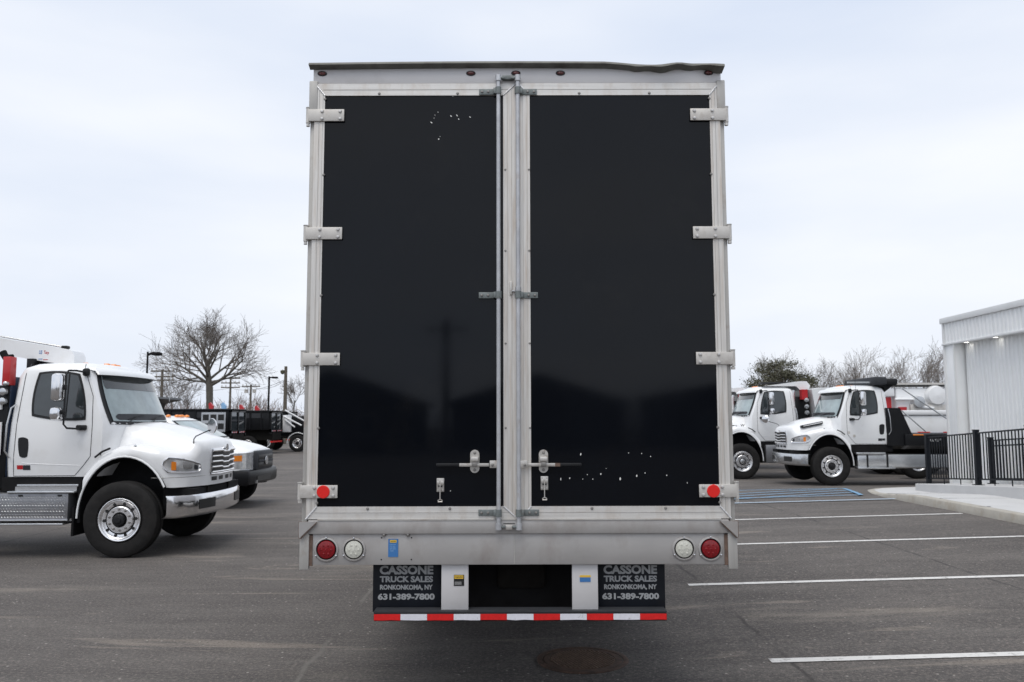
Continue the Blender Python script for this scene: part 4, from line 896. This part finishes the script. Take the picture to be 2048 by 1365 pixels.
bx('engine_block', 'blackmatte', PK, -.5, .6, -.65, .65, .45, 1.05); bx('lower_body', 'white', PK, -2.7, -.56, -.96, .96, .55, .95, b=.03); bx('chassis_rail', 'undercarriage', PK, -5.2, .5, -.45, .45, .5, .62); bx('stake_rack', 'dull_chrome', PK, -5.2, -5.1, -.9, .9, .62, 1.7)

# ------------------------------------------------------------------ black dump bodies far left
def black_dump(loc, label, L_=4.2, rack=False, shield=False):
    T = thing('black_dump_truck', label, 'dump truck', loc, 0, 'black dump trucks parked in a row')
    bx('dump_body', 'black', T, -L_, -.12, 0, 2.3, 1.32, 2.36, b=.02); bx('top_rail', 'black', T, -L_, 0, -.06, 2.36, 2.30, 2.40, b=.02)
    for k in range(int(L_ / .62)): bx('body_rib', 'black', T, -L_ + .3 + k * .62, -L_ + .38 + k * .62, -.07, .0, 1.32, 2.30)
    bx('side_board', 'greyplastic', T, -1.75, -.45, -.03, -.004, 1.97, 2.24)
    fr = ob('end_frame', MB().box(-.10, 0, 0, .12, 1.1, 2.36).box(-.10, 0, 1.09, 1.21, 1.1, 2.36).box(-.10, 0, 2.18, 2.3, 1.1, 2.36).box(-.10, 0, 0, 2.3, 2.24, 2.38).box(-.10, 0, 0, 2.3, 1.2, 1.36), 'black', T)
    for y in (.12, 1.21):
        bx('rear_window', 'glass', fr, -.06, -.05, y, y + .97, 1.36, 2.24); bx('window_board', 'greyplastic', fr, -.045, -.03, y + .1, y + .87, 1.80, 1.88)
        for k in range(6): bx('reflective_tape', 'tapered' if k % 2 else 'tapewhite', fr, .0, .012, y + .08 + k * .13, y + .2 + k * .13, 1.24, 1.29)
    bx('chassis', 'undercarriage', T, -L_, 0, .3, 2.0, .75, 1.31); bx('rear_bar', 'tapered', T, -.1, .05, .2, 2.1, .62, .70)
    for x in (-1.3, -L_ + .3): add_wheel(T, x, .2, .5, -1, plain=True); add_wheel(T, x, 2.1, .5, 1, plain=True)
    if rack:
        rk = bx('silver_rack', 'dull_chrome', T, -1.15, -.02, -.75, -.70, 1.30, 2.22)
        for i in range(3):
            for j in range(2): bx('rack_opening', 'ink', rk, -1.08 + i * .36, -.80 + i * .36, -.76, -.745, 1.42 + j * .42, 1.70 + j * .42)
    if shield:
        ob('cab_shield', MB().prism([(-6.6, 2.4), (-5.2, 2.95), (-3.55, 2.95), (-3.5, 2.86), (-4.3, 2.74), (-4.6, 2.38)], 'y', .1, 2.2), 'black', T)
    return T
black_dump((-13.55, 40, 0), 'black dump truck nearest in the far left row, a silver rack leaning on its side', 7, True, False)
black_dump((-13.35, 46, 0), 'black dump truck in the middle of the far left row with grey side board', 4.6)
black_dump((-13.8, 51, 0), 'last black dump truck of the far left row beside the white booms', 4.6)
ds = thing('dark_canopy_truck', 'dark truck with raised black cab shield seen just past the left windshield', 'truck', (-11.9, 27.5, 0))
ob('cab_shield', MB().prism([(-1.6, 2.0), (-1.2, 2.55), (.05, 2.62), (.12, 2.55), (-.45, 2.42), (-.7, 1.9)], 'y', 0, 2.1), 'black', ds); bx('dump_body', 'black', ds, -5, -.55, 0, 2.2, 1.0, 2.1, b=.02); bx('chassis', 'undercarriage', ds, -5, -.6, .3, 1.9, .5, 1.0)
for x in (-1.5, -4.2): add_wheel(ds, x, .2, .5, -1, plain=True); add_wheel(ds, x, 2.0, .5, 1, plain=True)
sk = thing('tow_truck', 'black truck with white outrigger booms and wheels at the edge of the box truck', 'truck', (-13.6, 49, 0))
bx('body', 'black', sk, -.2, 3.6, .2, 2.2, .9, 2.1, b=.05); bx('white_post', 'white', sk, .05, .55, .0, .2, 1.15, 2.15, b=.05)
for a, b in (((.2, -.1, 2.45), (2.2, -.1, 1.35)), ((.9, -.1, 2.55), (2.6, -.1, 1.55)), ((.1, -.1, 2.1), (1.2, -.1, 1.55)), ((.2, -.1, 1.9), (.8, -.1, 1.45))): ob('white_boom', MB().tube([a, b], .045, 8), 'white', sk)
for x in (.95, 2.1): add_wheel(sk, x, .1, .5, -1)
ob('mudguard', MB().tube([(.95 + .62 * math.cos(R(a)), .05, .5 + .62 * math.sin(R(a))) for a in range(60, 181, 15)], .03, 6), 'white', sk)
for k, (px, py, m_, lb_) in enumerate(((424, 808, 'redpaint', 'small red crane boom tip above the black bodies, by the big bare tree'), (449, 808, 'skyblue', 'small blue crane boom tip above the black bodies'), (485, 812, 'redpaint', 'small red crane boom tip left of the stepped utility pole'), (516, 814, 'redpaint', 'rightmost small red crane boom tip above the black bodies'))):
    Yd = 56; X0 = (px - 1024) / 1653 * Yd; zt = 1.78 + (842 - py + 6) / 1653 * Yd
    t = thing('crane_tip', lb_, 'crane', (X0, Yd, 0), 0, 'crane boom tips above the far row')
    ob('mast', MB().tube([(0, 0, 0), (0, 0, zt - .3)], .07, 6), 'blackmatte', t)
    ob('boom_head', MB().prism([(-.10, zt - .5), (.14, zt - .6), (.16, zt - .3), (-.04, zt - .06), (-.16, zt - .15)], 'y', -.12, .12), m_, t)

# ------------------------------------------------------------------ building on the right
BX, BY = 10.74, 20.5
bd = thing('metal_building', 'white building with vertical ribbed metal siding and lit soffit at the right edge', 'building', (BX, BY, 0))
LEN = 30
def ribbed(wd, z0, z1, pitch=.15, depth=.022):
    # panel lies in the x = 0 plane facing -x, runs along y from 0 to -wd
    prof = []; n = int(round(wd / pitch))
    for k in range(n):
        y = -k * wd / n; p = wd / n
        prof += [(0, y), (0, y - p * .55), (-depth, y - p * .68), (-depth, y - p * .87)]
    prof.append((0, -wd))
    return MB().grid([[(x, y, z0) for x, y in prof], [(x, y, z1) for x, y in prof]])
core = bx('core_wall', 'trim', bd, .33, 18, -LEN, -.02, .0, 4.2); ob('flat_roof', MB().box(.0, 18, -LEN, 0, 4.2, 4.23), 'trim', bd)
fp = ribbed(1.05, 3.66, 4.16).mesh('siding_panel', 'siding', 25); wp = ribbed(1.05, .0, 3.66).mesh('siding_panel', 'siding', 25)
for k in range(26): link('siding_panel', fp, bd, (.02, -.02 - k * 1.052, 0))
for k in range(26): link('siding_panel', wp, bd, (.27, -.50 - k * 1.052, 0))
bx('parapet_cap', 'trim', bd, -.045, 18.05, -LEN, .05, 4.165, 4.30, b=.006); bx('drip_edge', 'trim', bd, -.03, .03, -LEN, .03, 3.62, 3.665, b=.004)
bx('fascia_core', 'trim', bd, .025, .34, -LEN, -.02, 3.665, 4.2); bx('soffit', 'trim', bd, .03, .34, -LEN, -.05, 3.64, 3.664)
pl = bx('corner_pillar', 'siding', bd, .02, .34, -.46, -.02, .0, 3.64, b=.01); ob('corner_trim', MB().box(-.012, .05, -.05, .012, .0, 4.165).box(-.004, .03, -.475, -.44, 0, 3.62), 'trim', bd)
north = ribbed(1.05, .0, 4.16).mesh('siding_panel', 'siding', 25)
for k in range(16): link('siding_panel', north, bd, (.03 + (k + 1) * 1.052, .0, 0), (0, 0, R(-90)))
for y in (-.80, -2.0, -3.2, -4.4, -5.6, -6.8):
    dl_ = ob('soffit_light', MB().lathe([(.075, .0), (.08, -.012), (.06, -.014), (.058, -.006)], (.14, y, 3.64), 'z', 20), 'trim', bd)
    ob('lens', MB().lathe([(.058, -.008), (0, -.010)], (.14, y, 3.64), 'z', 20), 'lightdisc', dl_)
bx('door_leaf', 'greyplastic', bd, .20, .25, -5.6, -4.6, .5, 2.6); 

# ------------------------------------------------------------------ fences of the ramp
def fence(name, label, x0, x1, ys_, top=1.05, zb=rz_, mid=False):
    T = thing(name, label, 'fence', (0, 0, 0), 0, 'black metal railings of the access ramp')
    Y0, Y1 = ys_[0], ys_[-1]
    def X(y): return x0 + (x1 - x0) * (Y0 - y) / (Y0 - Y1)
    pm = MB().box(-.045, .045, -.045, .045, 0, top + .05).box(-.052, .052, -.052, .052, top + .05, top + .075, b=.006).box(-.085, .085, -.085, .085, 0, .016).mesh('post', 'fence')
    for y in ys_: link('post', pm, T, (X(y), y, zb(y)))
    for h in (top, .12) + ((top - .12,) if mid else ()):
        ob('rail', MB().tube([(X(y), y, zb(y) + h) for y in (Y0, (Y0 + Y1) / 2 if Y1 > 10.2 else 10.2, Y1)], .021, 4), 'fence', T)
    pk = MB().box(-.009, .009, -.009, .009, .12, top).mesh('picket', 'fence'); y = Y0 - .12
    while y > Y1:
        if min(abs(y - q) for q in ys_) > .06: link('picket', pk, T, (X(y), y, zb(y)))
        y -= .112
    ft = MB().box(-.008, .008, -.008, .008, 0, .12).mesh('rail_foot', 'fence')
    for a, b in zip(ys_, ys_[1:]):
        for k in (1, 2): link('rail_foot', ft, T, (X(a + (b - a) * k / 3), a + (b - a) * k / 3, zb(a + (b - a) * k / 3)))
    return T
fence('ramp_railing', 'black picket railing along the near edge of the ramp', 9.52, 9.32, (19.1, 17.0, 15.2, 13.4, 11.6, 9.8))
fence('ramp_railing', 'black picket railing behind the near one, beside the building wall', 10.60, 10.62, (18.45, 16.3, 14.1, 11.9), top=.95, mid=True)

# ------------------------------------------------------------------ bare trees
def grow(mbs, p, d, L_, r, lvl, maxl, rnd, spread, kids, up=.12, seg=4, rmin=.008):
    pts = [p.copy()]; rs = [r]; dd = d.copy()
    for k in range(seg):
        dd = (dd + Vector((rnd.gauss(0, .10), rnd.gauss(0, .10), rnd.gauss(0, .07) + up * .4))).normalized(); pts.append(pts[-1] + dd * L_ / seg); rs.append(max(rmin, r * (1 - .62 * (k + 1) / seg)))
    mbs[0 if lvl <= 1 else 1].tube(pts, rs, 7 if lvl == 0 else (5 if lvl < 3 else 3), cap=False)
    if lvl >= maxl: return
    n = kids[min(lvl, len(kids) - 1)]
    for k in range(n):
        t = (.30 + .68 * (k + rnd.random() * .8) / n) if lvl else (.50 + .5 * (k + .5) / n); t = min(t, 1); i = min(seg - 1, int(t * seg)); f = t * seg - i
        q = pts[i].lerp(pts[i + 1], f); bd_ = (pts[i + 1] - pts[i]).normalized()
        az_ = rnd.random() * 6.283 if lvl else k * 2.4 + rnd.random(); perp = bd_.orthogonal().normalized(); perp.rotate(Matrix.Rotation(az_, 3, bd_))
        L_k = (.42, .68) if (lvl == 0 and maxl == 4 and kids[0] in (3, 6)) else (.52, .78)
        ang = R(spread[min(lvl, len(spread) - 1)] + rnd.uniform(-12, 12)); nd = (bd_ * math.cos(ang) + perp * math.sin(ang)).normalized()
        nd = (nd + Vector((0, 0, up))).normalized()
        grow(mbs, q, nd, L_ * rnd.uniform(*L_k), max(rmin, rs[i] * .55), lvl + 1, maxl, rnd, spread, kids, up, seg if lvl < 2 else 3, rmin)
def bare_tree(name, label, x, y, H_, seed, r0=.2, maxl=4, spread=(48, 42, 40, 40), kids=(9, 7, 6, 5), trunk=.48, up=.12, m='twig', rmin=.012, group=None, lean=0):
    rnd = random.Random(seed); T = thing(name, label, 'tree', (x, y, 0), 0, group); mbs = [MB(), MB()]
    grow(mbs, Vector((0, 0, -.1)), Vector((lean, 0, 1)).normalized(), H_ * trunk, r0, 0, maxl, rnd, spread, kids, up, 4, rmin)
    ztop = max(v[2] for v in mbs[1].v); k = H_ / ztop
    for mb in mbs: mb.v = [(a * k, b * k, c * k) for a, b, c in mb.v]
    ob('trunk', mbs[0], 'bark', T, recalc=False); ob('crown', mbs[1], m, T, recalc=False)
    return T
# the broad tree is laid out limb by limb
rnd = random.Random(11)
bt_ = thing('bare_tree', 'large bare spreading tree left of the box truck, thick trunk and wide crown', 'tree', (-21.8, 60, 0))
tm, cm = MB(), MB()
trunk = [(.1, 0, -.1), (.05, 0, 1.5), (-.1, 0, 3.0), (-.15, 0, 4.2), (-.25, 0, 5.0), (-.35, 0, 6.2), (-.6, .1, 7.4), (-.7, .1, 8.6)]
trunk = [(a, b, c if c < 5 else 5 + (c - 5) * .62) for a, b, c in trunk]
tm.tube(trunk, [.33, .28, .24, .25, .19, .15, .10, .05], 10, cap=False)
for (z, dx, dy, dz, L_, r) in ((4.45, -.85, .1, .55, 4.6, .15), (4.35, .95, 0, .45, 4.7, .16), (4.8, .75, .5, .75, 4.4, .13), (4.7, -.6, -.6, .9, 4.2, .13), (5.3, -.7, .4, .75, 4.2, .12), (5.5, .7, -.5, .9, 4.2, .12), (5.8, .2, .8, 1, 3.8, .11), (6.2, -.5, .1, 1, 3.8, .11), (6.4, .4, .1, 1.1, 3.6, .11), (6.9, -.2, -.5, 1, 3.0, .08), (7.2, .35, .3, 1, 3.0, .08), (4.6, -.95, -.3, .15, 4.2, .10), (4.6, .95, .3, .2, 4.2, .10), (7.8, .1, -.1, 1, 2.3, .06), (5.0, .1, -.9, .6, 4.0, .11)):
    z = z if z < 5 else 5 + (z - 5) * .62; x0 = interp([(t[2], t[0]) for t in trunk], z)
    grow([tm, cm], Vector((x0, 0, z)), Vector((dx, dy, dz)).normalized(), L_ * (.68 if z < 5 else .62), r * .8, 1, 4, rnd, (0, 38, 40, 42), (0, 6, 5, 5), .05, 4, .008)
ob('trunk', tm, 'bark', bt_, recalc=False); ob('crown', cm, 'twig', bt_, recalc=False)
def atx(px, Yd): return (px - 1024) / 1653 * Yd
def atz(py, Yd): return 1.78 + (842 - py) / 1653 * Yd
gp = 'bare trees on the skyline'
specs = [(590, 735, 75, 'slender bare tree at the left edge of the box truck', .12, (3, 5, 5, 4)),
         (1540, 700, 88, 'leftmost bare tree of the right skyline, behind the evergreen', .18, None), (1600, 693, 92, 'bare tree right behind the evergreen crown', .16, None),
         (1645, 712, 80, 'small bare tree just right of the evergreen', .14, None), (1690, 690, 84, 'bare tree above the roof of the flatbed truck, left of the pair', .17, None),
         (1712, 686, 78, 'bare tree with a forked top above the flatbed truck cab', .18, None), (1760, 695, 86, 'bare tree above the black tarp housing', .16, None),
         (1790, 712, 92, 'low bare tree right of the tarp housing', .14, None), (1838, 672, 70, 'tallest bare tree of the right skyline, near the white building', .17, None),
         (1880, 690, 80, 'bare tree beside the corner of the white building', .16, None), (345, 735, 95, 'bare tree behind the lamp post on the left', .14, None), (375, 745, 90, 'small bare tree left of the big tree trunk', .12, None)]
for i, (px, py, Yd, lb_, r0, kd) in enumerate(specs):
    bare_tree('bare_tree', lb_, atx(px, Yd), Yd, atz(py, Yd), 100 + i, r0, 4, (36, 38, 40, 42), kd or (6, 5, 4, 4), .62, .14, 'twig', .012, gp)
# evergreen
ev = thing('evergreen_tree', 'dark green and brown evergreen tree behind the white trucks on the right', 'tree', (atx(1562, 62), 62, 0))
ob('trunk', MB().tube([(0, 0, -.1), (.1, 0, 3), (0, 0, 5.8)], [.25, .18, .05], 8), 'bark', ev)
fol, twg = MB(), MB(); rnd = random.Random(5)
for k in range(75):
    a = rnd.random() * 6.283; rr_ = rnd.uniform(.3, 3.3); zc = 2.6 + rnd.random() ** .7 * 3.7 * (1 - .55 * (rr_ / 3.0) ** 2); cx, cy = rr_ * math.cos(a), rr_ * math.sin(a) * .8
    if cx > 1.0: zc = min(zc, 5.3 - .1 * cx)
    twg.tube([(0, 0, zc * .7), (cx * .6, cy * .6, zc * .92), (cx, cy, zc)], [.05, .03, .015], 4, cap=False)
    for j in range(170):
        v = Vector((rnd.gauss(0, .34), rnd.gauss(0, .34), rnd.gauss(0, .17))); c = Vector((cx, cy, zc)) + v
        d = Vector((rnd.gauss(0, 1), rnd.gauss(0, 1), rnd.gauss(.5, .6))).normalized() * rnd.uniform(.10, .20); q = d.orthogonal().normalized() * rnd.uniform(.025, .05)
        q.rotate(Matrix.Rotation(rnd.random() * 3.14, 3, d)); fol.add([c - q, c + q, c + d], [(0, 1, 2)])
ob('branches', twg, 'twigred', ev, recalc=False); ob('crown', fol, 'needle', ev, recalc=False)
# brush along both skylines
def brush(name, x0, x1, y0, y1, hmin, hmax, n, seed, m):
    rnd = random.Random(seed); mb = MB()
    for k in range(n):
        x, y = rnd.uniform(x0, x1), rnd.uniform(y0, y1); h = rnd.uniform(hmin, hmax) * (.75 + .35 * noise.noise(Vector((x * .12, y * .05, seed))))
        for j in range(rnd.randint(6, 9)):
            d = Vector((rnd.gauss(0, .28), rnd.gauss(0, .2), 1)).normalized(); p = Vector((x, y, 0)); pts = [p]
            for s_ in range(3): d = (d + Vector((rnd.gauss(0, .13), rnd.gauss(0, .1), 0))).normalized(); pts.append(pts[-1] + d * h / 3)
            mb.tube(pts, [.03, .022, .015, .008], 3, cap=False)
            for s_ in range(7):
                t = rnd.uniform(.25, 1) * 3; i = min(2, int(t)); q = pts[i].lerp(pts[i + 1], t - i); e = (pts[i + 1] - pts[i]).normalized() + Vector((rnd.gauss(0, .6), rnd.gauss(0, .4), .2)); mb.tube([q, q + e.normalized() * h * rnd.uniform(.12, .28)], [.014, .007], 3, cap=False)
    o = ob(name, mb, m, recalc=False); o['kind'] = 'stuff'; o['label'] = 'tangle of bare reddish brush along the skyline'
    return o
brush('far_brush', -52, -20, 68, 96, 2.8, 4.8, 300, 3, 'twigred'); brush('far_brush', 18, 62, 80, 100, 2.0, 3.4, 200, 4, 'twig')
def bank(x0, x1, y, h, seed):
    mb = MB(); rows = [[], [], []]; n = 60
    for k in range(n + 1):
        x = x0 + (x1 - x0) * k / n; hh = h * (.8 + .5 * noise.noise(Vector((x * .15, seed, 0)))) ; rows[0].append((x, y - 3, 0)); rows[1].append((x, y, hh)); rows[2].append((x, y + 8, 0))
    o = ob('wooded_bank', mb.grid(rows), 'twigred'); return struct(o)
bank(-110, -8, 104, 2.6, 1.3); bank(8, 120, 108, 2.4, 4.7)

# ------------------------------------------------------------------ poles, lamps, wires
def utility(px, ptop, Yd, arms, label, r=.13, step=False):
    zt = atz(ptop, Yd); T = thing('utility_pole', label, 'utility pole', (atx(px, Yd), Yd, 0), 0, 'wooden utility poles')
    ob('pole', MB().tube([(0, 0, 0), (0, 0, zt)], [r * 1.25, r * .8], 8), 'polewood', T)
    for z in arms:
        a = bx('crossarm', 'polewood', T, -1.0, 1.0, -.06, .06, atz(z, Yd) - .06, atz(z, Yd) + .06)
        for x in (-.9, -.5, .5, .9): bx('insulator', 'strap', a, x - .04, x + .04, -.04, .04, atz(z, Yd) + .07, atz(z, Yd) + .24)
    return T
utility(461, 752, 88, (756, 765, 774), 'utility pole with three crossarms right of the big tree')
u2 = utility(502, 768, 92, (772,), 'utility pole with one crossarm and transformers above the black bodies')
for x in (-.45, .45): ob('transformer', MB().tube([(x, -.2, atz(785, 92)), (x, -.2, atz(778, 92))], .2, 10), 'strap', u2)
utility(324, 738, 70, (741, 752, 759), 'utility pole with three crossarms beside the lamp post at left')
u4 = utility(571, 732, 66, (), 'plain wooden pole with a small lamp beside the box truck', .15)
ob('pole_lamp', MB().lathe([(0, -.3), (.16, -.2), (.2, 0), (0, .1)], (-.25, 0, atz(741, 66)), 'z', 10), 'needle', u4)
def lamp_post(px, ptop, Yd, label, s, hl):
    zt = atz(ptop, Yd); T = thing('lamp_post', label, 'street lamp', (atx(px, Yd), Yd, 0), 0, 'parking lot lamp posts')
    ob('pole', MB().tube([(0, 0, 0), (0, 0, zt)], .06 * Yd / 50, 8), 'blackmatte', T); ob('arm', MB().tube([(0, 0, zt - .12), (s * hl * .4, 0, zt - .05)], .05, 6), 'blackmatte', T)
    bx('lamp_head', 'blackmatte', T, s * hl * .35, s * hl, -.18, .18, zt - .16, zt - .02, b=.05)
lamp_post(293, 702, 34, 'black lamp post with flat head just above the left truck', 1, .55)
lamp_post(538, 752, 60, 'slim black lamp post with flat head left of the plain pole', 1, .62)
def wire(pts, label, sag=.5, r=.018):
    mb = MB()
    for a, b in zip(pts, pts[1:]):
        mb.tube([Vector(a).lerp(Vector(b), k / 12) - Vector((0, 0, sag * 4 * (k / 12) * (1 - k / 12))) for k in range(13)], r, 4, cap=False)
    tag(ob('power_line', mb, 'wire', recalc=False), label, 'wire', 'power lines between the poles')
def wp_(px, py, Yd, dx=0): return (atx(px, Yd) + dx, Yd, atz(py, Yd))
wire([wp_(200, 728, 60), wp_(324, 740, 70), wp_(461, 755, 88), wp_(502, 771, 92), wp_(571, 760, 66), wp_(640, 745, 60)], 'upper power line strung between the poles on the left')
wire([wp_(200, 760, 60), wp_(324, 760, 70), wp_(461, 775, 88), wp_(571, 758, 66)], 'lower power line strung behind the big bare tree')
# ------------------------------------------------------------------ what stands behind the camera and mirrors in the black doors
def house(x, y, w_, h1, h2, label):
    T = thing('house', label, 'house', (x, y, 0), 0, 'gabled houses across the lot')
    ob('wall', MB().prism([(-w_ / 2, 0), (w_ / 2, 0), (w_ / 2, h1), (0, h2 - .1), (-w_ / 2, h1)], 'y', -8, 0), 'housewall', T)
    ob('roof', MB().prism([(-w_ / 2 - .4, h1 - .15), (0, h2), (w_ / 2 + .4, h1 - .15), (w_ / 2 + .4, h1 + .05), (0, h2 + .25), (-w_ / 2 - .4, h1 + .05)], 'y', -8.4, .4), 'roof', T)
    for dx in (-w_ * .22, w_ * .22):
        f = bx('window', 'strap', T, dx - .5, dx + .5, .0, .05, 1.0, 2.2); bx('pane', 'glass', f, dx - .42, dx + .42, .05, .06, 1.08, 2.12)
house(-10, -36, 9, 2.8, 4.4, 'brown gabled house behind the camera, left of the pole'); house(1.5, -38, 10, 2.8, 4.3, 'brown gabled house behind the camera, right of the pole'); house(13, -37, 9, 3.2, 3.9, 'brown low gabled house behind the camera, farthest right')
T = thing('utility_pole', 'wooden utility pole behind the camera, between two houses', 'utility pole', (-3.5, -34, 0)); ob('pole', MB().tube([(0, 0, 0), (0, 0, 7.2)], [.22, .16], 8), 'polewood', T); bx('crossarm', 'polewood', T, -1.1, 1.1, -.06, .06, 6.6, 6.72)
brush('far_brush', -40, 40, -60, -48, 3.0, 4.6, 220, 9, 'twig')
